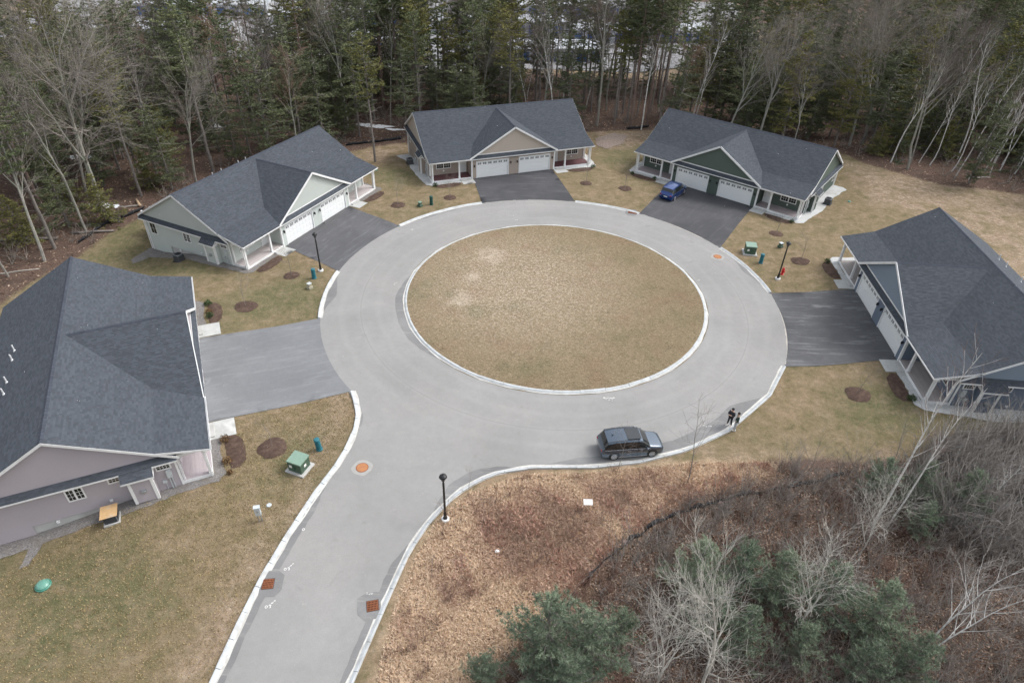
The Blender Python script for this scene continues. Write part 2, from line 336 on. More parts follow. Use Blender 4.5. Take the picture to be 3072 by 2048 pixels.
class MB:
    def __init__(s): s.v = []; s.f = []; s.t = []; s.m = []; s.cm = 0
    def add(s, vs, fs, tone=None):
        k = len(s.v); s.v += [tuple(float(c) for c in p) for p in vs]
        for f in fs:
            s.f.append(tuple(i + k for i in f)); s.t.append(rnd.random() if tone is None else tone); s.m.append(s.cm)
        return s
    def box(s, x0, x1, y0, y1, z0, z1):
        if x0 > x1: x0, x1 = x1, x0
        if y0 > y1: y0, y1 = y1, y0
        return s.add([(x0, y0, z0), (x1, y0, z0), (x1, y1, z0), (x0, y1, z0), (x0, y0, z1), (x1, y0, z1), (x1, y1, z1), (x0, y1, z1)],
                     [(0, 3, 2, 1), (4, 5, 6, 7), (0, 1, 5, 4), (1, 2, 6, 5), (2, 3, 7, 6), (3, 0, 4, 7)])
    def bevbox(s, x0, x1, y0, y1, z0, z1, b=.03):
        """box with its vertical corners and top edge chamfered"""
        def ring(i, z): return [(x0 + i + b, y0 + i, z), (x1 - i - b, y0 + i, z), (x1 - i, y0 + i + b, z), (x1 - i, y1 - i - b, z), (x1 - i - b, y1 - i, z), (x0 + i + b, y1 - i, z), (x0 + i, y1 - i - b, z), (x0 + i, y0 + i + b, z)]
        vs = ring(0, z0) + ring(0, z1 - b) + ring(b, z1)
        fs = [tuple(range(7, -1, -1)), tuple(range(16, 24))]
        for r in (0, 8):
            for i in range(8): fs.append((r + i, r + (i + 1) % 8, r + 8 + (i + 1) % 8, r + 8 + i))
        return s.add(vs, fs)
    def fbox(s, fr, s0, s1, t0, t1, d0, d1):
        o, a, n = fr; P = lambda x, y, d: (o[0] + a[0] * x + n[0] * d, o[1] + a[1] * x + n[1] * d, o[2] + y)
        return s.add([P(s0, t0, d0), P(s1, t0, d0), P(s1, t0, d1), P(s0, t0, d1), P(s0, t1, d0), P(s1, t1, d0), P(s1, t1, d1), P(s0, t1, d1)],
                     [(0, 3, 2, 1), (4, 5, 6, 7), (0, 1, 5, 4), (1, 2, 6, 5), (2, 3, 7, 6), (3, 0, 4, 7)])
    def bar(s, p, q, w, h=None, up=(0, 0, 1)):
        h = h or w; p = Vector(p); q = Vector(q); d = (q - p).normalized(); u = Vector(up)
        if abs(d.dot(u)) > .98: u = Vector((1, 0, 0))
        a = d.cross(u).normalized(); b = a.cross(d)
        vs = []
        for e in (p, q):
            for i, j in ((-1, -1), (1, -1), (1, 1), (-1, 1)): vs.append(e + a * i * w / 2 + b * j * h / 2)
        return s.add(vs, [(0, 1, 2, 3), (7, 6, 5, 4), (0, 4, 5, 1), (1, 5, 6, 2), (2, 6, 7, 3), (3, 7, 4, 0)])
    def tube(s, pts, rad, n=8, cap=True):
        pts = [Vector(p) for p in pts]; k = len(pts)
        if not hasattr(rad, '__len__'): rad = [rad] * k
        vs = []; prev = None
        for i, p in enumerate(pts):
            d = (pts[min(i + 1, k - 1)] - pts[max(i - 1, 0)]).normalized()
            u = Vector((0, 0, 1)) if abs(d.z) < .95 else Vector((1, 0, 0))
            a = d.cross(u).normalized()
            if prev is not None: a = (prev - d * prev.dot(d)).normalized()
            prev = a; b = d.cross(a)
            for j in range(n):
                t = 2 * pi * j / n; vs.append(p + (a * cos(t) + b * sin(t)) * rad[i])
        fs = [(i * n + j, i * n + (j + 1) % n, (i + 1) * n + (j + 1) % n, (i + 1) * n + j) for i in range(k - 1) for j in range(n)]
        if cap: fs += [tuple(range(n - 1, -1, -1)), tuple(range((k - 1) * n, k * n))]
        return s.add(vs, fs)
    def lathe(s, prof, n=16, c=(0, 0, 0)):
        """prof: list of (radius, z)"""
        vs = [(c[0] + r * cos(2 * pi * j / n), c[1] + r * sin(2 * pi * j / n), c[2] + z) for r, z in prof for j in range(n)]
        k = len(prof)
        fs = [(i * n + j, i * n + (j + 1) % n, (i + 1) * n + (j + 1) % n, (i + 1) * n + j) for i in range(k - 1) for j in range(n)]
        fs += [tuple(range(n - 1, -1, -1)), tuple(range((k - 1) * n, k * n))]
        return s.add(vs, fs)
    def slab(s, pts, n, th):
        """extrude a 3D polygon by -n*th"""
        pts = [Vector(p) for p in pts]; n = Vector(n).normalized(); k = len(pts)
        vs = pts + [p - n * th for p in pts]
        fs = [tuple(range(k)), tuple(range(2 * k - 1, k - 1, -1))] + [(i, i + k, (i + 1) % k + k, (i + 1) % k) for i in range(k)]
        return s.add(vs, fs)
    def build(s, name, mats, parent=None, smooth=False, fix=True):
        me = bpy.data.meshes.new(name); me.from_pydata(s.v, [], s.f)
        if not isinstance(mats, (list, tuple)): mats = [mats]
        for m_ in mats: me.materials.append(m_)
        if len(mats) > 1: me.polygons.foreach_set('material_index', s.m)
        a = me.attributes.new('tone', 'FLOAT', 'FACE'); a.data.foreach_set('value', s.t)
        if fix and len(s.f) < 4000:
            b = bmesh.new(); b.from_mesh(me); bmesh.ops.recalc_face_normals(b, faces=b.faces); b.to_mesh(me); b.free()
        if smooth: me.polygons.foreach_set('use_smooth', [True] * len(me.polygons))
        o = bpy.data.objects.new(name, me); col.objects.link(o)
        if parent is not None: o.parent = parent
        return o
def np_mesh(name, V, nper, mats, parent=None, tone=None, midx=None, obj=True):
    """independent polygons: V is (N, nper, 3)"""
    V = np.asarray(V, np.float32); N = len(V)
    me = bpy.data.meshes.new(name)
    me.vertices.add(N * nper); me.vertices.foreach_set('co', V.reshape(-1))
    me.loops.add(N * nper); me.loops.foreach_set('vertex_index', np.arange(N * nper, dtype=np.int32))
    me.polygons.add(N); me.polygons.foreach_set('loop_start', np.arange(0, N * nper, nper, dtype=np.int32))
    for m_ in (mats if isinstance(mats, (list, tuple)) else [mats]): me.materials.append(m_)
    if midx is not None: me.polygons.foreach_set('material_index', np.asarray(midx, np.int32))
    me.update(calc_edges=True)
    a = me.attributes.new('tone', 'FLOAT', 'FACE'); a.data.foreach_set('value', np.asarray(tone if tone is not None else nr.random(N), np.float32))
    if not obj: return me
    o = bpy.data.objects.new(name, me); col.objects.link(o)
    if parent is not None: o.parent = parent
    return o
def copy_tree(o, parent=None, swap=None):
    c = o.copy(); col.objects.link(c); c.parent = parent
    if swap and c.type == 'MESH':
        for i, s_ in enumerate(c.material_slots):
            if s_.material and s_.material.name in swap:
                k = s_.material.name; s_.link = 'OBJECT'; s_.material = swap[k]
    for ch in list(o.children): copy_tree(ch, c, swap)
    return c

def inside(pt, poly):
    x, y = pt; r = False; j = len(poly) - 1
    for i in range(len(poly)):
        xi, yi = poly[i]; xj, yj = poly[j]
        if (yi > y) != (yj > y) and x < (xj - xi) * (y - yi) / (yj - yi) + xi: r = not r
        j = i
    return r
def insideN(X, Y, poly):
    r = np.zeros(X.shape, bool); j = len(poly) - 1
    for i in range(len(poly)):
        xi, yi = poly[i]; xj, yj = poly[j]
        if yi != yj: r ^= ((yi > Y) != (yj > Y)) & (X < (xj - xi) * (Y - yi) / (yj - yi) + xi)
        j = i
    return r
def edge_dist(X, Y, poly):
    d = np.full(X.shape, 1e9)
    for i in range(len(poly)):
        (x0, y0), (x1, y1) = poly[i], poly[(i + 1) % len(poly)]
        L2 = (x1 - x0) ** 2 + (y1 - y0) ** 2 + 1e-9
        t = np.clip(((X - x0) * (x1 - x0) + (Y - y0) * (y1 - y0)) / L2, 0, 1)
        d = np.minimum(d, np.hypot(X - x0 - t * (x1 - x0), Y - y0 - t * (y1 - y0)))
    return d
def resample(poly, step, closed=True):
    out = []; k = len(poly)
    for i in range(k if closed else k - 1):
        a, b = poly[i], poly[(i + 1) % k]; n = max(1, int(hypot(b[0] - a[0], b[1] - a[1]) / step + .5))
        for j in range(n): out.append((a[0] + (b[0] - a[0]) * j / n, a[1] + (b[1] - a[1]) * j / n))
    if not closed: out.append(poly[-1])
    return out
def sheet(name, outer, m, dz, hole=None, step=1.5, edge=.7, jit=0, parent=None, dome=0.0, th=0.0, **kw):
    """a thin sheet draped on the ground; dome raises its middle"""
    outer = resample(outer, edge)
    if jit: outer = [(x + rnd.uniform(-jit, jit), y + rnd.uniform(-jit, jit)) for x, y in outer]
    pts = list(outer); edges = [(i, (i + 1) % len(outer)) for i in range(len(outer))]
    if hole:
        hole = resample(hole, edge); k = len(pts); pts += hole
        edges += [(k + i, k + (i + 1) % len(hole)) for i in range(len(hole))]
    xs = [p[0] for p in outer]; ys = [p[1] for p in outer]
    gx, gy = np.meshgrid(np.arange(min(xs), max(xs), step), np.arange(min(ys), max(ys), step)); gx = gx.ravel(); gy = gy.ravel()
    if len(gx):
        ok = insideN(gx, gy, outer) & (edge_dist(gx, gy, outer) > step * .35)
        if hole: ok &= ~insideN(gx, gy, hole) & (edge_dist(gx, gy, hole) > step * .35)
        pts += list(zip(gx[ok].tolist(), gy[ok].tolist()))
    r = geometry.delaunay_2d_cdt([Vector(p) for p in pts], edges, [], 0, 1e-5)
    V2 = [(v.x, v.y) for v in r[0]]; fs = []
    for f in r[2]:
        cx = sum(V2[i][0] for i in f) / 3; cy = sum(V2[i][1] for i in f) / 3
        if inside((cx, cy), outer) and not (hole and inside((cx, cy), hole)): fs.append(tuple(f))
    X = np.array([p[0] for p in V2]); Y = np.array([p[1] for p in V2]); Z = T(X, Y) + dz
    if dome:
        ed = edge_dist(X, Y, outer); Z = Z + dome * sstep(ed / .5) + dome * .4 * nr.random(len(X)) * (ed > .05)
    me = bpy.data.meshes.new(name); me.from_pydata(list(zip(X.tolist(), Y.tolist(), Z.tolist())), [], fs); me.materials.append(m)
    b = bmesh.new(); b.from_mesh(me); bmesh.ops.recalc_face_normals(b, faces=b.faces)
    if sum(f.normal.z for f in b.faces) < 0: bmesh.ops.reverse_faces(b, faces=b.faces)
    b.to_mesh(me); b.free()
    me.polygons.foreach_set('use_smooth', [True] * len(me.polygons))
    a = me.attributes.new('tone', 'FLOAT', 'FACE'); a.data.foreach_set('value', nr.random(len(me.polygons)))
    o = bpy.data.objects.new(name, me); col.objects.link(o)
    if parent is not None: o.parent = parent
    return tag(o, **kw)

# ------------------------------------------------------------------ plan of the place
def hw(k, u, v):
    x, y, a, z = HOUSES[k]; a = radians(a)
    return (x + u * cos(a) - v * sin(a), y + u * sin(a) + v * cos(a))
def oc(a, r=RO): return (OC[0] + r * cos(radians(a)), OC[1] + r * sin(radians(a)))
RIGHT_EDGE = [oc(-26), oc(-38), oc(-54), oc(-65), oc(-75), oc(-84), (4.4, 36.35), (2.0, 36.2), (-.6, 35.6), (-2.2, 34.7), (-3.7, 33.4), (-4.8, 31.9), (-5.7, 30.4), (-6.7, 28.0), (-7.6, 24.3), (-8.25, 21.4), (-8.8, 18.9), (-9.9, 14)]
LEFT_EDGE = [oc(-138.6), (-13.9, 43.4), (-13.35, 41.8), (-13.2, 40.0), (-13.45, 37.7), (-14.0, 35.4), (-14.8, 33.1), (-15.9, 28.8), (-16.5, 25.9), (-16.95, 22.3), (-17.25, 18.7), (-17.7, 14)]
ARCS = [(-167.8, -189.5), (140.7, 111.2), (80.8, 59.8), (30.2, 5.6)]
ring_out = [oc(a) for a in np.arange(-26, 222, 2.0)]
road_poly = ring_out + LEFT_EDGE[1:] + RIGHT_EDGE[::-1][:-1]
island_hole = [(IC[0] + 16.75 * cos(t), IC[1] + 16.75 * sin(t)) for t in np.linspace(0, 2 * pi, 120, endpoint=False)]
DRIVE = {'lavender': (-138.6, -167.8), 'sage': (170.5, 140.7), 'beige': (111.2, 80.8), 'green': (59.8, 30.2), 'slate': (5.6, -26)}
def drive_poly(k, rr=RO - .12):
    a0, a1 = DRIVE[k]
    if a1 > a0: a1 -= 360
    if k == 'lavender': a0, a1 = -138.6, -167.8
    arc = [oc(a, rr) for a in np.linspace(a1, a0, 16)]
    return [hw(k, -6.35, .03), hw(k, 6.35, .03)] + arc

lawn_px = [(-60, 745), (0, 700), (70, 650), (175, 592), (245, 540), (310, 508), (350, 480), (420, 462), (520, 420), (680, 385), (800, 350), (850, 338), (925, 328), (1100, 318), (1330, 306), (1400, 300), (1500, 300), (1560, 330), (1800, 345), (1925, 348), (1985, 375), (2080, 402), (2160, 425), (2240, 432), (2352, 448), (2500, 470), (2600, 950), (2352, 985), (2230, 990), (2150, 1005), (2110, 1050), (1990, 1062), (1880, 1052), (1760, 1060), (1640, 1078), (1500, 1098), (1400, 1100), (1250, 1105), (1120, 1125), (1060, 1170), (1040, 1230), (1000, 1300), (960, 1568), (930, 1700), (-200, 1700)]
wild_px = [(1210, 1090), (1330, 1086), (1600, 1062), (1760, 1062), (1790, 1090), (1650, 1125), (1520, 1180), (1420, 1260), (1350, 1340), (1280, 1420), (1200, 1480), (1120, 1568), (1060, 1700), (830, 1700), (880, 1500), (905, 1400), (950, 1290), (1000, 1200), (1080, 1130)]
LAWN = [at(*p) for p in lawn_px]; WILD = [at(*p) for p in wild_px]
straw_px = [[(1940, 372), (2080, 402), (2352, 448), (2600, 480), (2600, 900), (2352, 640), (2180, 500), (2000, 470)],
            [(800, 350), (925, 330), (925, 375), (860, 370)], [(1350, 300), (1500, 300), (1490, 335), (1400, 345)],
            [(390, 1568), (560, 1290), (660, 1160), (790, 900), (815, 900), (700, 1130), (490, 1568)]]
straw_px += [[(830, 1700), (880, 1500), (905, 1400), (960, 1330), (1100, 1330), (1250, 1400), (1200, 1480), (1120, 1568), (1060, 1700)], [(1060, 1130), (1290, 1070), (1600, 1040), (1780, 1045), (2050, 1050), (2050, 1085), (1650, 1102), (1300, 1118), (1100, 1165), (975, 1290), (915, 1400), (880, 1500), (850, 1480), (930, 1290), (990, 1190)]]
STRAW = [[at(*p) for p in q] for q in straw_px]
green_px = [[(240, 545), (320, 505), (400, 600), (560, 640), (300, 640), (180, 600)], [(870, 390), (940, 390), (960, 420), (900, 430)], [(1400, 330), (1480, 320), (1470, 390), (1390, 370)],
            [(0, 1330), (300, 1240), (400, 1400), (100, 1568), (0, 1568)], [(520, 690), (690, 640), (760, 700), (500, 755)], [(1990, 900), (2150, 940), (2352, 970), (2300, 1010), (2100, 1000), (1900, 960)], [(640, 1010), (760, 1010), (730, 1100), (640, 1110)]]
GREEN = [[at(*p) for p in q] for q in green_px]

def make_ground():
    def axis(segs):
        out = []
        for a, b, st in segs: out += list(np.arange(a, b, st))
        return np.array(out + [segs[-1][1]])
    xs = axis([(-700, -160, 20), (-160, -64, 3), (-64, 80, .6), (80, 200, 3), (200, 700, 20)])
    ys = axis([(-60, 10, 5), (10, 132, .6), (132, 260, 3), (260, 900, 20)])
    X, Y = np.meshgrid(xs, ys); Z = T(X, Y)
    Z = Z + np.clip(nr.normal(0, .008, Z.shape), -.016, .012)
    r_ = np.hypot(X - OC[0], Y - OC[1])
    nx, ny = len(xs), len(ys)
    me = bpy.data.meshes.new('ground')
    me.vertices.add(nx * ny); me.vertices.foreach_set('co', np.stack([X, Y, Z], -1).astype(np.float32).reshape(-1))
    i = (np.arange(ny - 1)[:, None] * nx + np.arange(nx - 1)[None]).reshape(-1)
    Fq = np.stack([i, i + 1, i + nx + 1, i + nx], 1).astype(np.int32)
    me.loops.add(Fq.size); me.loops.foreach_set('vertex_index', Fq.reshape(-1))
    me.polygons.add(len(Fq)); me.polygons.foreach_set('loop_start', np.arange(0, Fq.size, 4, dtype=np.int32))
    me.polygons.foreach_set('use_smooth', [True] * len(Fq)); me.update(calc_edges=True)
    x = X.reshape(-1); y = Y.reshape(-1)
    def soft(poly, wd):
        d = edge_dist(x, y, poly); s = np.where(insideN(x, y, poly), 1, -1)
        return np.clip(.5 + s * d / (2 * wd), 0, 1)
    A = {'lawn': soft(LAWN, 1.2), 'wild': soft(WILD, 1.8), 'gravel': x * 0}
    A['straw'] = np.max([soft(p, 1.5) for p in STRAW], 0); A['green'] = np.max([soft(p, 2.5) for p in GREEN], 0) * .9
    # clearing round the distant storage yard
    yard = [(-140, 150), (-60, 157), (40, 153), (66, 170), (72, 246), (-150, 246)]
    A['straw'] = np.maximum(A['straw'], soft(yard, 4)); A['lawn'] = np.maximum(A['lawn'], soft(yard, 4))
    for k_, v_ in A.items():
        a = me.attributes.new(k_, 'FLOAT', 'POINT'); a.data.foreach_set('value', v_.astype(np.float32))
    me.materials.append(ground_material())
    o = bpy.data.objects.new('ground', me); col.objects.link(o); o['kind'] = 'structure'
make_ground()

ROADM = asphalt('road_asphalt', (.25, .247, .242), (.305, .30, .295), patch=(.315, .298, .288), ring=True)
PATCHM = asphalt('gutter_asphalt', (.16, .16, .162), (.25, .25, .25), streak=(.40, .39, .37), samt=.6)
NEWM = asphalt('dark_asphalt', (.052, .053, .058), (.086, .086, .094), streak=(.26, .26, .27), samt=.35)
sheet('road', road_poly, ROADM, .030, hole=island_hole, step=1.6, kind='structure')
for k in DRIVE:
    a = HOUSES[k][2]
    if k == 'lavender': m_ = asphalt('grey_drive_asphalt', (.160, .166, .176), (.215, .221, .232), streak=(.34, .35, .36), sdir=-radians(a) - pi / 2, samt=.45)
    elif k == 'slate': m_ = asphalt('slate_drive_asphalt', (.070, .071, .076), (.125, .126, .133), streak=(.36, .36, .37), sdir=-radians(a) - pi / 2, samt=.55)
    elif k == 'sage': m_ = asphalt('sage_drive_asphalt', (.082, .083, .089), (.13, .13, .14), streak=(.26, .26, .28), sdir=-radians(a), samt=.45)
    elif k == 'green': m_ = asphalt('green_drive_asphalt', (.055, .056, .061), (.088, .088, .096), streak=(.2, .2, .21), sdir=-radians(a) - pi / 2, samt=.3)
    else: m_ = NEWM
    sheet('driveway', drive_poly(k), m_, .0345, step=1.2, kind='structure')
# island
isl_poly = [(IC[0] + (RI + .02) * cos(t), IC[1] + (RI + .02) * sin(t)) for t in np.linspace(0, 2 * pi, 110, endpoint=False)]
sheet('island_lawn', isl_poly, island_material(), .15, step=1.0, kind='structure', dome=.03)

# ------------------------------------------------------------------ kerbs
def kerb(name, path, side, top=.09, wid=.31, hgt=.16, seg=1.9, closed=False, bed=.14):
    """sloped granite kerb stones; path is the back (lawn) edge, side = +1 if the road lies to the left of travel"""
    P = [Vector(p).to_2d() for p in path]
    if closed: P.append(P[0])
    cum = [0]
    for i in range(1, len(P)): cum.append(cum[-1] + (P[i] - P[i - 1]).length)
    def pos(s_):
        s_ = min(max(s_, 0), cum[-1] - 1e-6)
        for i in range(1, len(P)):
            if cum[i] >= s_: break
        t = (s_ - cum[i - 1]) / (cum[i] - cum[i - 1]); return P[i - 1].lerp(P[i], t)
    def frame(s_):
        p = pos(s_); d = (pos(s_ + .25) - pos(s_ - .25)).normalized(); return p, Vector((-d.y, d.x)) * side
    root = None
    N = max(2, int(cum[-1] / 1.0)); vs = []
    for i in range(N + 1):
        p, n = frame(cum[-1] * i / N); b_ = bed * (1 + .5 * sin(i * 1.7) * cos(i * .6))
        for off, z in ((-.02, .035), (wid + b_, .041)):
            q = p + n * off; vs.append((q.x, q.y, Tz(q.x, q.y) + z))
    fs = [(2 * i, 2 * i + 1, 2 * i + 3, 2 * i + 2) for i in range(N)]
    root = MB().add(vs, fs).build(name, MORT); root['kind'] = 'structure'
    n_st = max(1, round(cum[-1] / seg)); L = cum[-1] / n_st
    for k in range(n_st):
        s0 = k * L + .018; s1 = (k + 1) * L - .018; vs = []; M_ = 4
        dz = rnd.uniform(-.012, .015); sh_ = rnd.uniform(-.015, .015)
        for i in range(M_ + 1):
            p, n = frame(s0 + (s1 - s0) * i / M_)
            for off, z in ((0, -.12), (0, hgt), (top, hgt), (wid, .055), (wid, -.12)):
                q = p + n * (off + sh_); vs.append((q.x, q.y, Tz(q.x, q.y) + z + dz))
        fs = []
        for i in range(M_):
            for j in range(4): fs.append((i * 5 + j, i * 5 + j + 1, i * 5 + j + 6, i * 5 + j + 5))
        fs += [(0, 1, 2, 3, 4), tuple(M_ * 5 + j for j in (4, 3, 2, 1, 0))]
        MB().add(vs, fs).build('kerb_stone', KERB, root)
kerb('island_kerb', [(IC[0] + RI * cos(t), IC[1] + RI * sin(t)) for t in np.linspace(0, 2 * pi, 120, endpoint=False)], -1, top=.16, closed=True, seg=2.4, bed=.12)
for a0, a1 in ARCS:
    kerb('kerb', [oc(a, RO + .1) for a in np.linspace(a0, a1, 24)], -1)
kerb('kerb', RIGHT_EDGE, -1, wid=.30)
kerb('kerb', LEFT_EDGE, 1, wid=.33)
# darker resurfaced strips along the kerbs
def strip(path, side, w0, w1, name='gutter_strip', m_=None, z=.0385):
    P = resample(path, .5, False); out = []; inn = []
    for i, p in enumerate(P):
        a = P[max(i - 1, 0)]; b = P[min(i + 1, len(P) - 1)]; d = Vector((b[0] - a[0], b[1] - a[1])).normalized(); n = Vector((-d.y, d.x)) * side
        e = (w0 + (w1 - w0) * i / len(P)) * min(1, .12 + i / 9, .12 + (len(P) - 1 - i) / 9)
        w_ = e + rnd.uniform(-.05, .05)
        out.append((p[0] + n.x * .1, p[1] + n.y * .1)); inn.append((p[0] + n.x * w_, p[1] + n.y * w_))
    sheet(name, out + inn[::-1], m_ or PATCHM, z, step=.8, edge=.6, kind='structure')
strip(RIGHT_EDGE[1:8], -1, 1.9, 1.1); strip(RIGHT_EDGE[7:13], -1, 1.1, 1.5); strip(RIGHT_EDGE[12:], -1, 1.0, .75)
strip(LEFT_EDGE[5:], 1, 1.0, .85); strip(LEFT_EDGE[:5], 1, .7, .8)
strip([oc(a, RO + .05) for a in np.linspace(-168, -189, 14)], -1, 1.6, 1.9)
strip([oc(a, RO + .05) for a in np.linspace(28, 7, 14)], -1, 1.1, 1.5)
strip([oc(a, RO + .05) for a in np.linspace(139, 113, 14)], -1, .9, .7)
strip([(IC[0] + (RI + .3) * cos(radians(a)), IC[1] + (RI + .3) * sin(radians(a))) for a in np.linspace(168, 228, 30)], -1, .95, 1.0)

SANDM = mat('road_sand', (.44, .41, .37), .95, var=.25, scale=3, dirt=(.28, .27, .26), dscale=1.5)
for a0, a1 in ((80, 96), (59, 31), (5, -25), (110, 100)): strip([oc(a, RO - .02) for a in np.linspace(a0, a1, 16)], -1 if a1 < a0 else 1, .16, .26, 'sandy_seam', SANDM, .041)
# ------------------------------------------------------------------ duplex house (local frame: u along the front, v into the plot, z up)
L_, SL = 13.05, .583
RV, RZ = 9.06, 7.5
def mz(v): return RZ - SL * abs(v - RV)
PB_V = 3.15; PB_Z = mz(PB_V); PS = (PB_Z - 3.2) / (PB_V + .36)
def shingles(mb, P, up, expo=.15):
    """lay overlapping tabs on the convex 3D polygon P; up = direction up the slope"""
    P = [Vector(p) for p in P]; up = Vector(up).normalized()
    n = Vector((0, 0, 0))
    for i in range(len(P)): n += P[i].cross(P[(i + 1) % len(P)])
    n.normalize()
    if n.z < 0: n = -n
    up = (up - n * up.dot(n)).normalized(); a = up.cross(n)
    o = P[0]; Q = [((p - o).dot(a), (p - o).dot(up)) for p in P]
    area = sum(Q[i][0] * Q[(i + 1) % len(Q)][1] - Q[(i + 1) % len(Q)][0] * Q[i][1] for i in range(len(Q)))
    if area < 0: Q = Q[::-1]
    s0 = min(q[0] for q in Q); s1 = max(q[0] for q in Q); t0 = min(q[1] for q in Q); t1 = max(q[1] for q in Q)
    t = t0
    while t < t1:
        row = clip(clip(Q, 0, 1, t), 0, -1, -(t + expo))
        if len(row) > 2:
            ra = min(q[0] for q in row); rb = max(q[0] for q in row); x = ra - rnd.random() * .3
            while x < rb:
                w_ = rnd.choice((.17, .24, .33, .42)); c = clip(clip(row, 1, 0, x), -1, 0, -(x + w_)); x += w_
                if len(c) < 3: continue
                pr = rnd.choice((.012, .012, .022)); vs = []
                for s_, tt in c: vs.append(o + a * s_ + up * tt + n * (.03 + pr * (1 - (tt - t) / expo)))
                mb.add(vs, [tuple(range(len(vs)))])
                lo = [q for q in c if abs(q[1] - t) < 1e-6]
                if len(lo) == 2: mb.add([o + a * lo[0][0] + up * t + n * (.03 + pr), o + a * lo[1][0] + up * t + n * (.03 + pr), o + a * lo[1][0] + up * t + n * .024, o + a * lo[0][0] + up * t + n * .024], [(0, 1, 2, 3)], 0)  # lip painted in the darkest tone as the shadow line of each course
        t += expo
def siding(mb, fr, poly, expo=.105, d0=.02):
    o, a, n = fr; t0 = min(p[1] for p in poly); t1 = max(p[1] for p in poly); k = math.floor(t0 / expo)
    area = sum(poly[i][0] * poly[(i + 1) % len(poly)][1] - poly[(i + 1) % len(poly)][0] * poly[i][1] for i in range(len(poly)))
    if area < 0: poly = poly[::-1]
    while k * expo < t1:
        z0 = k * expo; c = clip(clip(poly, 0, 1, z0), 0, -1, -(z0 + expo)); k += 1
        if len(c) < 3: continue
        vs = []
        for s_, t in c:
            d = d0 + .016 * (1 - (t - z0) / expo); vs.append((o[0] + a[0] * s_ + n[0] * d, o[1] + a[1] * s_ + n[1] * d, o[2] + t))
        mb.add(vs, [tuple(range(len(vs)))])
        lo = [p for p in c if abs(p[1] - z0) < 1e-6]
        if len(lo) == 2:
            q = []
            for (s_, t), d in ((lo[0], d0 + .016), (lo[1], d0 + .016), (lo[1], d0 - .001), (lo[0], d0 - .001)):
                q.append((o[0] + a[0] * s_ + n[0] * d, o[1] + a[1] * s_ + n[1] * d, o[2] + t))
            mb.add(q, [(0, 1, 2, 3)])
def window(root, fr, s0, s1, t0, t1, cols, rows, tr=.10, sash=True):
    f = MB(); d = .075
    f.fbox(fr, s0 - tr, s0, t0 - tr, t1 + tr, .0, d); f.fbox(fr, s1, s1 + tr, t0 - tr, t1 + tr, .0, d)
    f.fbox(fr, s0, s1, t1, t1 + tr, .0, d); f.fbox(fr, s0, s1, t0 - tr, t0, .0, d)
    if sash:
        for i in range(1, cols): x = s0 + (s1 - s0) * i / cols; f.fbox(fr, x - .012, x + .012, t0, t1, .045, .058)
        for i in range(1, rows): y = t0 + (t1 - t0) * i / rows; f.fbox(fr, s0, s1, y - .012, y + .012, .044, .057)
    o = f.build('window', WHITE, root)
    MB().fbox(fr, s0, s1, t0, t1, .03, .045).build('pane', GLASS, o)
    return o
def window2(root, fr, s0, s1, t0, t1, cols, rows, tr=.10):
    f = MB(); d = .075; mid = (s0 + s1) / 2
    f.fbox(fr, s0 - tr, s0, t0 - tr, t1 + tr, .0, d); f.fbox(fr, s1, s1 + tr, t0 - tr, t1 + tr, .0, d)
    f.fbox(fr, s0, s1, t1, t1 + tr, .0, d); f.fbox(fr, s0, s1, t0 - tr, t0, .0, d); f.fbox(fr, mid - .06, mid + .06, t0, t1, 0, d - .002)
    for q0, q1 in ((s0, mid - .06), (mid + .06, s1)):
        for i in range(1, cols): x = q0 + (q1 - q0) * i / cols; f.fbox(fr, x - .012, x + .012, t0, t1, .045, .058)
        for i in range(1, rows): y = t0 + (t1 - t0) * i / rows; f.fbox(fr, q0, q1, y - .012, y + .012, .044, .057)
    o = f.build('window', WHITE, root)
    for q0, q1 in ((s0, mid - .06), (mid + .06, s1)): MB().fbox(fr, q0, q1, t0, t1, .03, .045).build('pane', GLASS, o)
SIDE_A = mat('wall_siding', (.45, .48, .46), .65, var=.05, scale=.6, fine=12)
SIDE_G = mat('gable_siding', (.45, .48, .46), .65, var=.05, scale=.6, fine=12)
DECKF = mat('porch_boards', (.42, .37, .365), .7, var=.12, tone=.5)
ENTRY = mat('entry_door', (.74, .76, .77), .5, var=.03)
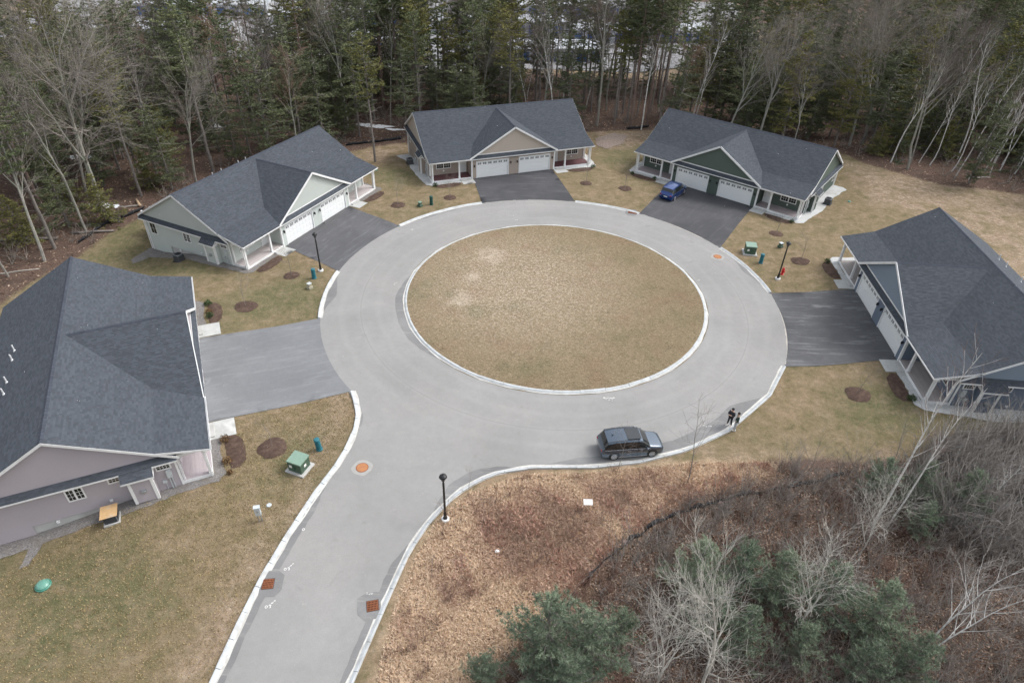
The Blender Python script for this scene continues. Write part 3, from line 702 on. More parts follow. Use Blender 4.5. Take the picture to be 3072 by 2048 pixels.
def make_house(root):
    fF = ((0, 0, 0), (1, 0, 0), (0, -1, 0))
    # concrete foundation and inner shell
    f = MB(); f.box(-12.62, 12.62, 2.18, 15.55, -1.9, -.08); f.box(-6.52, 6.52, .06, 2.2, -.5, -.06); f.build('foundation', CONC, root)
    f = MB(); f.box(-12.6, 12.6, 2.2, 15.5, -.08, 3.4); f.box(-6.5, 6.5, .3, 2.3, -.05, 3.3)
    for s in (-1, 1): f.add([(s * 12.6, 2.3, 3.38), (s * 12.6, 15.5, 3.38), (s * 12.6, RV, RZ - .35), (s * 12.3, 2.3, 3.38), (s * 12.3, 15.5, 3.38), (s * 12.3, RV, RZ - .35)], [(0, 1, 2), (3, 4, 5), (0, 2, 5, 3), (1, 2, 5, 4), (0, 1, 4, 3)])
    f.build('wall_core', SIDE_A, root)
    # front wall with the two garage doors
    D0, D1, DH = .905, 5.785, 2.5
    s = MB()
    for a, b in ((-6.6, -D1 - .1), (-D0 + .1 - .0, D0 - .1), (D1 + .1, 6.6)): siding(s, fF, [(a, -.05), (b, -.05), (b, 3.12), (a, 3.12)])
    siding(s, fF, [(-6.6, DH + .1), (6.6, DH + .1), (6.6, 3.12), (-6.6, 3.12)])
    for sg in (-1, 1): siding(s, ((sg * 6.6, 0, 0), (0, 1, 0), (sg, 0, 0)), [(0, .3), (2.12, .3), (2.12, 3.3), (0, 3.3)])
    tag(s.build('siding', SIDE_A, root), kind='stuff')
    s = MB(); siding(s, fF, [(-6.1, 3.52), (6.1, 3.52), (0, 7.02)]); siding(s, fF, [(-6.1, 3.3), (6.1, 3.3), (6.1, 3.53), (-6.1, 3.53)])
    tag(s.build('siding', SIDE_G, root), kind='stuff')
    for sg in (-1, 1):
        x0, x1 = sorted((sg * D0, sg * D1))
        d = MB(); d.box(x0, x1, .10, .14, -.02, DH); door = d.build('garage_door', DOORW, root)
        for k in range(4):
            z0 = .0 + k * DH / 4; p = MB(); p.box(x0 + .01, x1 - .01, .07, .105, z0 + .012, z0 + DH / 4 - .012)
            if k < 3:
                for j in range(8):
                    a = x0 + .07 + j * (x1 - x0 - .06) / 8; p.box(a + .03, a + (x1 - x0) / 8 - .09, .058, .075, z0 + .09, z0 + DH / 4 - .09)
            p.build('panel', DOORW, door)
        for j in range(6):
            c = x0 + (j + .5) * (x1 - x0) / 6; z = 3.5 * DH / 4; wf = MB()
            for a, b, e, g in ((-.29, .29, .135, .165), (-.29, .29, -.165, -.135), (-.29, -.26, -.135, .135), (.26, .29, -.135, .135), (-.028, .028, -.135, .135), (-.26, -.028, -.022, .022), (.028, .26, -.022, .022)):
                wf.box(c + a, c + b, .045, .072, z + e, z + g)
            o = wf.build('door_window', DOORW, door)
            o2 = MB().box(c - .26, c + .26, .055, .071, z - .135, z + .135)
            o2.cm = 0; g_ = o2.build('door_glass', GLASS, door)
        t = MB()
        for x in (x0 - .11, x1): t.box(x, x + .11, -.045, .16, -.02, DH + .1)
        t.box(x0, x1, -.045, .16, DH, DH + .1); t.build('door_trim', WHITE, root)
    # trim boards of the front
    for sg in (-1, 1):
        t = MB(); x = -6.62 if sg < 0 else 6.44; t.box(x, x + .18, -.05, .0, -.05, 3.0)
        t.box(min(sg * 6.6, sg * 6.65), max(sg * 6.6, sg * 6.65), -.048, .16, .3, 2.99); t.build('corner_board', WHITE, root)
    MB().box(-6.62, 6.62, -.055, .0, 2.86, 3.05).build('frieze_board', WHITE, root)
    MB().box(-6.15, 6.15, -.06, -.0, 3.52, 3.66).build('gable_base_board', WHITE, root)
    # small pent roof over the garage doors
    pr = MB(); pr.slab([(-6.75, -.42, 3.10), (6.75, -.42, 3.10), (6.2, 0.02, 3.50), (-6.2, 0.02, 3.50)], (0, -.4, .44), .05); pr.build('pent_roof', DECKM, root)
    sh = MB(); shingles(sh, [(-6.7, -.43, 3.09), (6.7, -.43, 3.09), (6.15, -.01, 3.50), (-6.15, -.01, 3.50)], (0, .42, .40), .14)
    tag(sh.build('shingles', SHING, root), kind='stuff')
    MB().box(-6.75, 6.75, -.45, -.40, 2.98, 3.11).build('fascia', WHITE, root)
    MB().box(-6.7, 6.7, -.40, .0, 2.985, 3.02).build('soffit', WHITE, root)
    # porches
    for sg in (-1, 1):
        X = lambda a, b: tuple(sorted((sg * a, sg * b)))
        x0, x1 = X(6.66, 12.62)
        MB().box(x0, x1, .04, 2.1, -.15, .245).build('porch_base', WHITE, root)
        MB().box(x0, x1, .0, .035, -.12, .30).build('skirt_board', WHITE, root)
        xe = X(12.62, 12.66); MB().box(xe[0], xe[1], 0, 2.1, -.12, .30).build('skirt_board', WHITE, root)
        b = MB(); y = .02
        while y < 2.08:
            b.box(x0 + .01, x1 - .01, y, min(y + .132, 2.09), .25, .303); y += .14
        tag(b.build('deck_boards', DECKF, root), kind='stuff')
        # back wall of the porch
        s = MB(); siding(s, ((0, 2.1, 0), (1, 0, 0), (0, -1, 0)), [(x0, .3), (x1 + (.06 if sg > 0 else 0), .3), (x1 + (.06 if sg > 0 else 0), 3.45), (x0 - (.06 if sg < 0 else 0), 3.45)])
        tag(s.build('siding', SIDE_A, root), kind='stuff')
        fr = ((0, 2.07, 0), (1, 0, 0), (0, -1, 0))
        a, c = X(6.95, 7.9)
        d = MB(); d.fbox(fr, a, c, .31, 2.4, .0, .04)
        for i in range(2):
            for j in range(3): d.fbox(fr, a + .1 + i * .42, a + .43 + i * .42, .45 + j * .64, .98 + j * .64, .04, .055)
        dd = d.build('entry_door', ENTRY, root)
        MB().lathe([(.035, -.03), (.04, 0), (.02, .03)], 8, (a + (.09 if sg > 0 else .86), 2.0, 1.3)).build('door_knob', STEEL, dd)
        t = MB(); t.fbox(fr, a - .12, a, .31, 2.52, .0, .06); t.fbox(fr, c, c + .12, .31, 2.52, .0, .06); t.fbox(fr, a, c, 2.4, 2.52, .0, .06); t.build('door_trim', WHITE, root)
        a, c = X(9.3, 11.35); window2(root, fr, a, c, 1.3, 2.35, 3, 3)
        MB().fbox(fr, sg * 10.35 - .1, sg * 10.35 + .1, .78, .96, .0, .1).build('outlet_box', WHITE, root)
        # posts
        for px in (12.48, 8.45):
            p = MB(); q = sg * px; p.box(q - .11, q + .11, .03, .25, .30, 2.78); p.box(q - .15, q + .15, -.01, .29, .301, .46); p.box(q - .14, q + .14, .0, .28, 2.6, 2.775); p.build('porch_post', WHITE, root)
        p = MB(); q = sg * 12.46; p.box(q - .07, q + .07, 1.93, 2.07, .30, 2.78); p.build('porch_post', WHITE, root)
        MB().box(x0, x1, .03, .24, 2.78, 3.08).build('porch_beam', WHITE, root)
        xe = X(12.36, 12.6); MB().box(xe[0], xe[1], .24, 2.12, 2.78, 3.08).build('porch_beam', WHITE, root)
        MB().box(x0, x1 if sg > 0 else x1, .24, 2.1, 3.05, 3.08).build('porch_ceiling', WHITE, root)
        # gable end of the porch
        s = MB(); siding(s, ((sg * 12.62, 0, 0), (0, 1, 0), (sg, 0, 0)), [(.0, 3.06), (2.9, 3.06), (2.9, 3.98), (.0, 3.06 + .2)])
        tag(s.build('siding', SIDE_A, root), kind='stuff')
        # end wall
        fe = ((sg * 12.66, 0, 0), (0, 1, 0), (sg, 0, 0))
        s = MB(); siding(s, fe, [(2.1, -.06), (12.2, -.06), (12.2, 3.3), (2.1, 3.3)]); siding(s, fe, [(12.2, -1.3), (15.6, -1.3), (15.6, 3.3), (12.2, 3.3)])
        tag(s.build('siding', SIDE_A, root), kind='stuff')
        s = MB(); siding(s, fe, [(2.3, 3.25), (15.8, 3.25), (15.8, 3.4), (RV, RZ - .14), (2.3, 3.4)])
        tag(s.build('siding', SIDE_G, root), kind='stuff')
        t = MB(); t.fbox(fe, 2.08, 2.24, -.06, 3.1, .03, .07); t.build('corner_board', WHITE, root)
        t = MB(); t.fbox(fe, 15.45, 15.6, -1.3, 3.1, .03, .07); t.build('corner_board', WHITE, root)
        t = MB(); t.fbox(fe, 2.24, 15.45, 2.78, 2.98, .03, .06); t.build('frieze_board', WHITE, root)
        # rake, pent strip
        xo = sg * 13.16; xi = sg * 12.7
        t = MB(); t.slab([(xi, 1.9, 3.38), (xi, 16.0, 3.38), (xo, 16.0, 3.02), (xo, 1.9, 3.02)], (sg * .36, 0, .46), .05); t.build('pent_roof', DECKM, root)
        sh = MB(); shingles(sh, [(xi, 1.92, 3.38), (xi, 15.98, 3.38), (xo, 15.98, 3.02), (xo, 1.92, 3.02)], (-sg, 0, .78), .14)
        shingles(sh, [(sg * 13.17, 3.6, 3.005), (sg * 13.17, 5.75, 3.005), (sg * 13.72, 5.75, 2.57), (sg * 13.72, 3.6, 2.57)], (-sg, 0, .78), .14)
        tag(sh.build('shingles', SHING, root), kind='stuff')
        MB().box(*X(13.14, 13.19), 1.9, 3.6, 2.90, 3.03).build('fascia', WHITE, root)
        MB().box(*X(13.14, 13.19), 5.75, 16.0, 2.90, 3.03).build('fascia', WHITE, root)
        MB().box(*X(13.70, 13.75), 3.58, 5.77, 2.44, 2.58).build('fascia', WHITE, root)
        MB().box(*X(12.72, 13.14), 1.9, 16.0, 2.905, 2.94).build('soffit', WHITE, root)
        t = MB(); t.slab([(sg * 13.15, 3.6, 3.0), (sg * 13.15, 5.75, 3.0), (sg * 13.70, 5.75, 2.57), (sg * 13.70, 3.6, 2.57)], (sg * .43, 0, .55), .06)
        for v in (3.6, 5.7): t.add([(sg * 12.7, v, 2.9), (sg * 13.68, v, 2.5), (sg * 12.7, v, 2.5), (sg * 12.7, v + .05, 2.9), (sg * 13.68, v + .05, 2.5), (sg * 12.7, v + .05, 2.5)], [(0, 1, 2), (3, 4, 5), (0, 1, 4, 3), (1, 2, 5, 4), (0, 2, 5, 3)])
        t.build('chase_roof', WHITE, root)
        # projecting chase
        c = MB(); c.box(*X(12.7, 13.38), 3.85, 5.42, .02, 2.72); c.build('chase', SIDE_A, root)
        s = MB(); siding(s, ((sg * 13.38, 0, 0), (0, 1, 0), (sg, 0, 0)), [(3.85, .02), (5.42, .02), (5.42, 2.6), (3.85, 2.6)], d0=.01)
        siding(s, ((0, 3.85, 0), (1, 0, 0), (0, -1, 0)), [(X(12.7, 13.38)[0], .02), (X(12.7, 13.38)[1], .02), (X(12.7, 13.38)[1], 2.7), (X(12.7, 13.38)[0], 2.7)], d0=.01)
        tag(s.build('siding', SIDE_A, root), kind='stuff')
        for v in (3.80, 5.27):
            t = MB(); t.box(*X(13.22, 13.44), v, v + .2, .0, 2.56); t.build('corner_board', WHITE, root)
        fc = ((sg * 13.39, 0, 0), (0, 1, 0), (sg, 0, 0))
        v_ = MB(); v_.fbox(fc, 4.45, 4.8, 1.05, 1.3, .02, .10); v_.fbox(fc, 4.49, 4.76, 1.02, 1.2, .10, .2); v_.build('vent_hood', STEEL, root)
        window2(root, fe, 8.38, 9.34, 1.42, 2.42, 2, 3); window(root, fe, 5.75, 6.6, 2.12, 2.52, 4, 2); window(root, fe, 2.6, 3.45, 2.12, 2.52, 4, 2)
        window(root, fe, 13.95, 14.85, 1.15, 2.5, 2, 2, tr=.09)
        # electric meter with its conduits
        m_ = MB(); m_.fbox(fe, 2.62, 2.98, 1.2, 1.9, .03, .2); m_.fbox(fe, 2.68, 2.74, -.1, 1.2, .06, .12); m_.fbox(fe, 2.84, 2.92, -.1, 1.2, .06, .14); m_.build('electric_meter', GALV, root)
        m_ = MB(); m_.fbox(fe, 3.12, 3.4, .75, 1.0, .03, .16); m_.fbox(fe, 3.2, 3.24, -.1, .75, .05, .09); m_.build('gas_meter', GALV, root)
        MB().fbox(fe, 6.9, 7.1, .32, .5, .03, .12).build('wall_vent', WHITE, root); MB().fbox(fe, 10.55, 10.75, -.35, -.15, -.02, .12).build('wall_vent', WHITE, root)
        # gutter and downspout
        g = MB(); a, b_ = X(6.8, 13.08)
        g.box(a, b_, -.50, -.38, 3.075, 3.10); g.box(a, b_, -.51, -.485, 3.075, 3.2); g.box(a, b_, -.39, -.372, 3.075, 3.2); g.build('gutter', WHITE, root)
        MB().box(a, b_, -.37, .03, 3.08, 3.11).build('soffit', WHITE, root)
        g = MB(); g.bar((sg * 12.9, -.42, 3.08), (sg * 12.75, .1, 2.8), .08); g.bar((sg * 12.75, .1, 2.8), (sg * 12.72, .1, .1), .08); g.build('downspout', WHITE, root)
        g = MB(); g.bar((sg * 13.0, 15.95, 3.0), (sg * 12.78, 15.7, 2.7), .08); g.bar((sg * 12.78, 15.7, 2.7), (sg * 12.78, 15.7, -1.2), .08); g.build('downspout', WHITE, root)
        # wall lanterns
        for px in (6.18, .52):
            ln = MB(); q = sg * px; ln.box(q - .05, q + .05, -.09, -.03, 1.85, 2.1); ln.bar((q, -.06, 2.06), (q, -.2, 2.14), .03); ln.lathe([(.03, .30), (.10, .24), (.085, .2), (.085, .02), (.05, -.02), (.02, -.05)], 8, (q, -.2, 1.82)); ln.build('wall_lantern', BLACK, root)
        # entrance step
        MB().bevbox(*X(6.85, 8.35), -.42, -.02, -.12, .17, .02).build('step', CONC, root)
    # rear wall, rear eave
    fb = ((0, 15.6, 0), (1, 0, 0), (0, 1, 0)); s = MB(); siding(s, fb, [(-12.66, -1.3), (12.66, -1.3), (12.66, 3.4), (-12.66, 3.4)]); tag(s.build('siding', SIDE_A, root), kind='stuff')
    MB().box(-13.05, 13.05, 15.95, 16.05, 3.2, 3.40).build('gutter', WHITE, root)
    MB().box(-12.7, 12.7, 15.6, 15.95, 3.18, 3.22).build('soffit', WHITE, root)
    for q in (-8.6, 8.6):
        window2(root, fb, q - .9, q + .9, .9, 2.3, 2, 3)
        MB().fbox(fb, q + 2.2, q + 4, -.02, 2.3, .03, .07).build('patio_door', GLASS, root)
    # roof faces
    faces = []
    faces.append(([(-L_, RV, RZ), (L_, RV, RZ), (L_, 15.97, mz(15.97)), (-L_, 15.97, mz(15.97))], (0, -1, SL)))
    for sg in (-1, 1):
        faces.append(([(sg * L_, PB_V, PB_Z), (sg * 5.425, PB_V, PB_Z), (0, 8.63, mz(8.63)), (0, RV, RZ), (sg * L_, RV, RZ)], (0, 1, SL)))
        faces.append(([(sg * L_, -.40, 3.19), (sg * 6.9, -.40, 3.19), (sg * 5.425, PB_V, PB_Z), (sg * L_, PB_V, PB_Z)], (0, 1, PS)))
        faces.append(([(sg * 6.88, -.36, 3.2), (0, -.36, 7.25), (0, 8.63, 7.25), (sg * 5.425, PB_V, PB_Z)], (-sg, 0, .589)))
    dk = MB(); sh = MB()
    for P, up in faces:
        n = Vector((0, 0, 0)); Q = [Vector(p) for p in P]
        for i in range(len(Q)): n += Q[i].cross(Q[(i + 1) % len(Q)])
        n.normalize(); n = n if n.z > 0 else -n
        dk.slab([q + n * .012 for q in Q], n, .09); shingles(sh, P, up)
    dk.build('roof', DECKM, root, fix=False)
    tag(sh.build('shingles', SHING, root, fix=False), kind='stuff')
    # main rake continuing below the porch roof
    for sg in (-1, 1):
        a = MB(); q = sg * 13.05; a.bar((q, RV + .03, RZ - .09), (q, 1.72, mz(1.72) - .09), .05, .2, (0, 0, 1)); a.build('rake_board', WHITE, root)
        a = MB(); a.bar((q, RV - .03, RZ - .09), (q, 15.98, mz(15.98) - .09), .05, .2); a.build('rake_board', WHITE, root)
        a = MB(); a.bar((q, PB_V + .1, PB_Z - .05), (q, -.42, 3.11), .05, .17); a.build('rake_board', WHITE, root)
        a = MB(); a.bar((sg * 12.88, RV, RZ - .13), (sg * 12.88, 1.9, mz(1.9) - .13), .32, .03); a.bar((sg * 12.88, RV, RZ - .13), (sg * 12.88, 15.9, mz(15.9) - .13), .32, .03); a.build('soffit', WHITE, root)
        a = MB(); a.bar((sg * 6.93, -.37, 3.10), (0, -.37, 7.185), .05, .24); a.build('rake_board', WHITE, root)
        a = MB(); a.bar((sg * 6.8, -.19, 3.10), (0, -.19, 7.12), .34, .03, (0, 1, 0)) if False else a.slab([(sg * 6.8, -.36, 3.12), (0, -.36, 7.13), (0, 0, 7.13), (sg * 6.8, 0, 3.12)], (-sg * .5, 0, -.86), .02); a.build('soffit', WHITE, root)
        a = MB(); a.slab([(sg * 12.68, 2.0, 3.3), (sg * 12.68, 2.0, 3.33), (sg * 12.68, 3.0, 3.92), (sg * 12.68, 3.0, 3.3)], (sg, 0, 0), .02); a.build('wall', SIDE_A, root)
    # ridge caps
    for p, q, k in (((-L_, RV, RZ + .035), (L_, RV, RZ + .035), 72), ((0, -.36, 7.285), (0, 8.6, 7.285), 26)):
        p = Vector(p); q = Vector(q); d = q - p; side = Vector((d.y, -d.x, 0)).normalized()
        c = MB()
        for i in range(k):
            a = p + d * (i / k); b = p + d * ((i + 1.15) / k); h = .012
            c.add([a + side * .17 + Vector((0, 0, -.075 + h)), a + Vector((0, 0, .02 + h)), a - side * .17 + Vector((0, 0, -.075 + h)), b + side * .17 + Vector((0, 0, -.078)), b + Vector((0, 0, .012)), b - side * .17 + Vector((0, 0, -.078))], [(0, 1, 4, 3), (1, 2, 5, 4), (0, 1, 2)])
        c.build('ridge_cap', RIDGEM, root, fix=False)
    # plumbing vents on the rear slope
    for u in (-3.28, -1.79, 1.2, 2.54):
        v = 13.2; c = MB(); z = mz(v); c.lathe([(.13, z - .02), (.09, z + .1), (.055, z + .16), (.055, z + .62), (.04, z + .62), (.04, z + .4)], 10, (u, v, 0)); c.build('vent_pipe', WHITE, root, smooth=False)

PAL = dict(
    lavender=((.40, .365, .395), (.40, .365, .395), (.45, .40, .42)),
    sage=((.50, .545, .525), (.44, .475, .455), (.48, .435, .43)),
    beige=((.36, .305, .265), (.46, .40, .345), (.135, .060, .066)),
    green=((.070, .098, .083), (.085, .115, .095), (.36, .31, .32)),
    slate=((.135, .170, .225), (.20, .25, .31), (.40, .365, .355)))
HLAB = dict(
    lavender='lavender-grey duplex house with dark shingle roof, cut off by the left edge of the photo',
    sage='pale sage-grey duplex house with two white garage doors, behind the lamp post at left',
    beige='beige duplex house with dark red porch floors, at the back of the circle',
    green='dark green duplex house with the blue car on its driveway',
    slate='slate-blue duplex house at the right edge of the photo')
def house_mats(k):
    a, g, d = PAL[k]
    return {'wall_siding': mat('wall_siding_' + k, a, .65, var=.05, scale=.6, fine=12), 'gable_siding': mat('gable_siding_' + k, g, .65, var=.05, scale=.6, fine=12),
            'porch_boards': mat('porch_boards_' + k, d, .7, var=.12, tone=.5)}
proto = empty('duplex_house'); make_house(proto)
HOBJ = {}
order = ['sage', 'lavender', 'beige', 'green', 'slate']
def swap_mats(o, sw):
    for s_ in o.material_slots:
        if s_.material and s_.material.name in sw:
            k = s_.material.name; s_.link = 'OBJECT'; s_.material = sw[k]
    for c in o.children: swap_mats(c, sw)
for k in order[1:]:
    HOBJ[k] = copy_tree(proto)
HOBJ['sage'] = proto
for k in order:
    o = HOBJ[k]; swap_mats(o, house_mats(k)); x, y, a, z = HOUSES[k]
    o.location = (x, y, z); o.rotation_euler = (0, 0, radians(a)); tag(o, HLAB[k], 'house', 'duplex houses round the turning circle')
for ch in HOBJ['slate'].children:      # this house has its vent pipes further along the roof
    if ch.name.startswith('vent_pipe'): ch.location.x -= 2.68
# rear railing of the sage house
def rail(root):
    x0, x1, y = -10.3, -7.8, 19.2; f = .85
    r = MB(); r.box(x0, x1, 15.65, y, f - .15, f); r.build('rear_deck', WHITE, root)
    r = MB(); r.bar((x0, y, f + .95), (x1, y, f + .95), .09, .05); r.bar((x0, 15.7, f + .95), (x0, y, f + .95), .09, .05); r.bar((x0, y, f + .1), (x1, y, f + .1), .05); r.bar((x0, 15.7, f + .1), (x0, y, f + .1), .05)
    for x in (x0, (x0 + x1) / 2, x1): r.box(x - .07, x + .07, y - .07, y + .07, -2.6, f + 1.12); r.box(x - .1, x + .1, y - .1, y + .1, f + 1.12, f + 1.17)
    for i in range(1, 18): q = x0 + (x1 - x0) * i / 18; r.box(q - .015, q + .015, y - .015, y + .015, f + .1, f + .93)
    for i in range(1, 22): q = 15.7 + (y - 15.7) * i / 22; r.box(x0 - .015, x0 + .015, q - .015, q + .015, f + .1, f + .93)
    r.build('rear_railing', WHITE, root)
rail(HOBJ['sage'])

# ------------------------------------------------------------------ paving, beds and gravel beside the houses
def hpoly(k, pts): return [hw(k, u, v) for u, v in pts]
CN = {'lavender': 'lavender-grey', 'sage': 'pale sage', 'beige': 'beige', 'green': 'dark green', 'slate': 'slate-blue'}
SLABM = mat('paving_slab', (.47, .48, .47), .8, var=.16, scale=1.5, fine=20, bump=.2, dirt=(.38, .38, .37), dscale=1.4)
for k in order:
    for sg in (-1, 1):
        if k == 'lavender': (a, b, c) = (6.45, 8.6, -2.05)
        else: (a, b, c) = (6.45, 8.35, -1.75)
        sheet('walkway', hpoly(k, [(sg * a, -.03), (sg * b, -.03), (sg * b, c), (sg * a, c)]), SLABM, .042, step=1, edge=1, kind='structure')
        # gravel apron along porch and end wall
        gm = GRAVEL if k in ('lavender', 'sage') else PALEGRAVEL
        wv = {'lavender': .55, 'sage': .6, 'beige': .8, 'green': .8, 'slate': .8}[k]
        pts = [(8.4, -.02), (8.4, -.85), (9.5, -.7), (11.5, -.75), (13.0, -.9), (13.9, -.3), (14.1, 1.5), (14.5, 3.5), (14.9, 6), (14.6, 8.5), (14.7, 11), (15.1, 13.5), (15.5, 15.0), (14.6, 15.6), (12.6, 15.6), (12.6, 2.2), (12.6, -.02)]
        pts = [(u if u <= 12.7 else 12.7 + (u - 12.7) * wv, v) for u, v in pts]
        sheet('gravel_strip', hpoly(k, [(sg * u, v) for u, v in pts]), gm, .028, step=.6, edge=.5, jit=.09, kind='structure', dome=.012)
def bed(k, sg, pts, lab):
    return sheet('mulch_bed', hpoly(k, [(sg * u, v) for u, v in pts]), MULCH, .036, step=.45, edge=.4, jit=.05, dome=.05, label=lab, cat='mulch bed', group='mulch beds along the porches')
BEDP = [(8.6, -.85), (9.6, -.75), (11.4, -.8), (12.4, -1.0), (12.5, -1.6), (11.8, -2.1), (10.4, -2.2), (9.2, -2.0), (8.6, -1.5)]
side = {-1: 'left', 1: 'right'}
for k in order:
    for sg in (-1, 1):
        lab = {('lavender', 1): 'brown mulch bed with three small shrubs above the lavender house driveway', ('lavender', -1): 'brown mulch bed with orange shrubs below the lavender house driveway',
               ('sage', -1): 'mulch bed in front of the near porch of the pale sage house', ('sage', 1): 'mulch bed in front of the far porch of the pale sage house',
               ('beige', -1): 'mulch bed under the left porch of the beige house', ('beige', 1): 'mulch bed with a dark shrub under the right porch of the beige house',
               ('green', -1): 'reddish mulch bed under the left porch of the dark green house', ('green', 1): 'mulch bed under the right porch of the dark green house',
               ('slate', -1): 'short mulch bed above the slate house driveway', ('slate', 1): 'mulch bed below the slate house driveway beside its porch'}[(k, sg)]
        bp = BEDP if k != 'lavender' else [(u, v - .3 if v > -1.2 else v - .35) for u, v in BEDP]
        bed(k, sg, bp, lab)
# splash aprons of gravel and a stone pile
sheet('gravel_strip', [at(*p) for p in [(45, 1305), (62, 1268), (95, 1215), (120, 1190), (165, 1180), (130, 1215), (98, 1250), (68, 1298)]], GRAVEL, .032, step=.5, edge=.4, jit=.1, kind='structure')
sheet('gravel_strip', [at(*p) for p in [(300, 597), (345, 570), (372, 560), (380, 570), (330, 598), (305, 606)]], GRAVEL, .032, step=.5, edge=.4, jit=.1, kind='structure')
sheet('gravel_strip', [at(*p) for p in [(1368, 318), (1410, 306), (1440, 312), (1432, 330), (1392, 342), (1370, 335)]], mat('brown_rubble', (.25, .20, .17), .9, var=.6, scale=5, bump=1, bscale=9), .05, step=.6, edge=.5, jit=.15, kind='structure', dome=.12)

# ------------------------------------------------------------------ small shrubs and mulch rings with saplings
def leaf_blob(n, r, h, size, m_, squash=1.0, name='leaves', parent=None, lift=.1):
    th = nr.random(n) * 2 * pi; ph = np.arccos(1 - nr.random(n) * 1.2); rr = nr.random(n) ** .4
    c = np.stack([r * rr * np.sin(ph) * np.cos(th), r * rr * np.sin(ph) * np.sin(th), lift + h * rr * np.abs(np.cos(ph))], 1)
    return np_mesh(name, cards(c, size, nr), 3, m_, parent)
def cards(c, size, g, elong=2.2):
    n = len(c); a = g.normal(size=(n, 3)); a /= np.linalg.norm(a, axis=1, keepdims=True)
    b = np.cross(a, g.normal(size=(n, 3))); b /= np.linalg.norm(b, axis=1, keepdims=True)
    s = size * (.6 + .8 * g.random((n, 1)))
    return np.stack([c - b * s / elong / 2, c + b * s / elong / 2, c + a * s], 1)
def shrub(x, y, r, m_, lab, name='shrub', grp='small shrubs in the mulch beds'):
    o = empty(name, (x, y, Tz(x, y) + .04), rnd.random() * 6, lab, 'shrub', grp)
    b = MB()
    for i in range(7):
        a = i * .9; b.tube([(0, 0, -.05), (cos(a) * r * .3, sin(a) * r * .3, r * .5), (cos(a) * r * .7, sin(a) * r * .7, r * .9)], [.02, .014, .008], 4)
    b.build('stems', TWIGD, o); leaf_blob(260, r, r * 1.1, .13, m_, parent=o, name='leaves')
for (px, py, r, m_, lab) in [(478, 700, .42, SHRUBF, 'green shrub highest in the mulch bed above the lavender house driveway'), (481, 718, .34, SHRUBO, 'reddish shrub in the middle of the mulch bed above the lavender house driveway'), (483, 728, .42, SHRUBF, 'green shrub lowest in the mulch bed above the lavender house driveway'),
        (517, 1012, .45, SHRUBO, 'orange-brown shrub next to the paving slab below the lavender house driveway'), (523, 1062, .42, SHRUBO, 'brown-green shrub in the middle of the bed by the lavender house porch'), (529, 1087, .2, SHRUBO, 'small yellow plant at the lower end of the bed by the lavender house porch'),
        (1900, 603, .4, SHRUBF, 'green shrub at the upper corner of the slate-blue house porch'), (2092, 918, .42, SHRUBF, 'dark green shrub at the lower end of the bed by the slate-blue house'),
        (1362, 386, .45, SHRUBF, 'dark shrub at the right end of the beige house porch bed'), (1000, 428, .4, SHRUBF, 'green shrub at the left corner of the beige house porch'),
        (1452, 400, .3, SHRUBF, 'green shrub at the left end of the dark green house bed'), (1503, 412, .32, SHRUBF, 'green shrub beside the blue car in the dark green house bed'), (1818, 512, .36, SHRUBF, 'green shrub in the bed under the right porch of the dark green house')]:
    x, y = at(px, py); shrub(x, y, r, m_, lab)

# ------------------------------------------------------------------ bare branching generator
def rot_about(v, k, a):
    return v * cos(a) + k.cross(v) * sin(a) + k * k.dot(v) * (1 - cos(a))
def segs_bare(H, r0, g, levels=4, spread=.55, fork=3, up=.045, first=.35, wand=.06, kids=(7, 6, 5, 4), lens=(.42, .5, .55, .6), thin=.011):
    S = []
    def grow(p, d, Ln, r, lev):
        n = max(3, int(6 - lev)) if lev else 9
        pts = [p]; cur = Vector(d)
        for i in range(n):
            cur = (cur + Vector((g.normal() * wand, g.normal() * wand, g.normal() * wand * .5 + up * (.5 if lev else .15)))).normalized()
            q = pts[-1] + cur * (Ln / n); ra = r * (1 - .82 * i / n); rb = r * (1 - .82 * (i + 1) / n)
            S.append((pts[-1], q, max(ra, thin * .8), max(rb, thin * .7), lev)); pts.append(q)
        if lev >= levels: return
        for k in range(kids[lev]):
            t = (first if lev == 0 else .22) + (1 - (first if lev == 0 else .22)) * ((k + g.random()) / kids[lev])
            i = min(n - 1, int(t * n)); f = t * n - i; b = pts[i].lerp(pts[i + 1], f); dd = (pts[i + 1] - pts[i]).normalized()
            ax = Vector((g.normal(), g.normal(), g.normal())); ax = (ax - dd * ax.dot(dd)).normalized()
            nd = rot_about(dd, ax, spread * (.75 + .9 * g.random()))
            grow(b, nd, Ln * lens[lev] * (1.15 - .55 * t if lev == 0 else .8 + .4 * g.random()), max(r * (1 - .8 * t) * .62, thin), lev + 1)
    grow(Vector((0, 0, -.3)), Vector((g.normal() * .04, g.normal() * .04, 1)).normalized(), H, r0, 0)
    return S
def prisms(S, sides=3):
    A = np.array([tuple(s[0]) for s in S]); B = np.array([tuple(s[1]) for s in S]); ra = np.array([s[2] for s in S])[:, None]; rb = np.array([s[3] for s in S])[:, None]
    d = B - A; d /= np.linalg.norm(d, axis=1, keepdims=True) + 1e-9
    u = np.where(np.abs(d[:, 2:3]) > .9, np.array([[1., 0, 0]]), np.array([[0, 0, 1.]])); a = np.cross(d, u); a /= np.linalg.norm(a, axis=1, keepdims=True); b = np.cross(d, a)
    Q = []
    for k in range(sides):
        t0 = 2 * pi * k / sides; t1 = 2 * pi * (k + 1) / sides
        o0 = a * cos(t0) + b * sin(t0); o1 = a * cos(t1) + b * sin(t1)
        Q.append(np.stack([A + o0 * ra, A + o1 * ra, B + o1 * rb, B + o0 * rb], 1))
    return np.concatenate(Q)
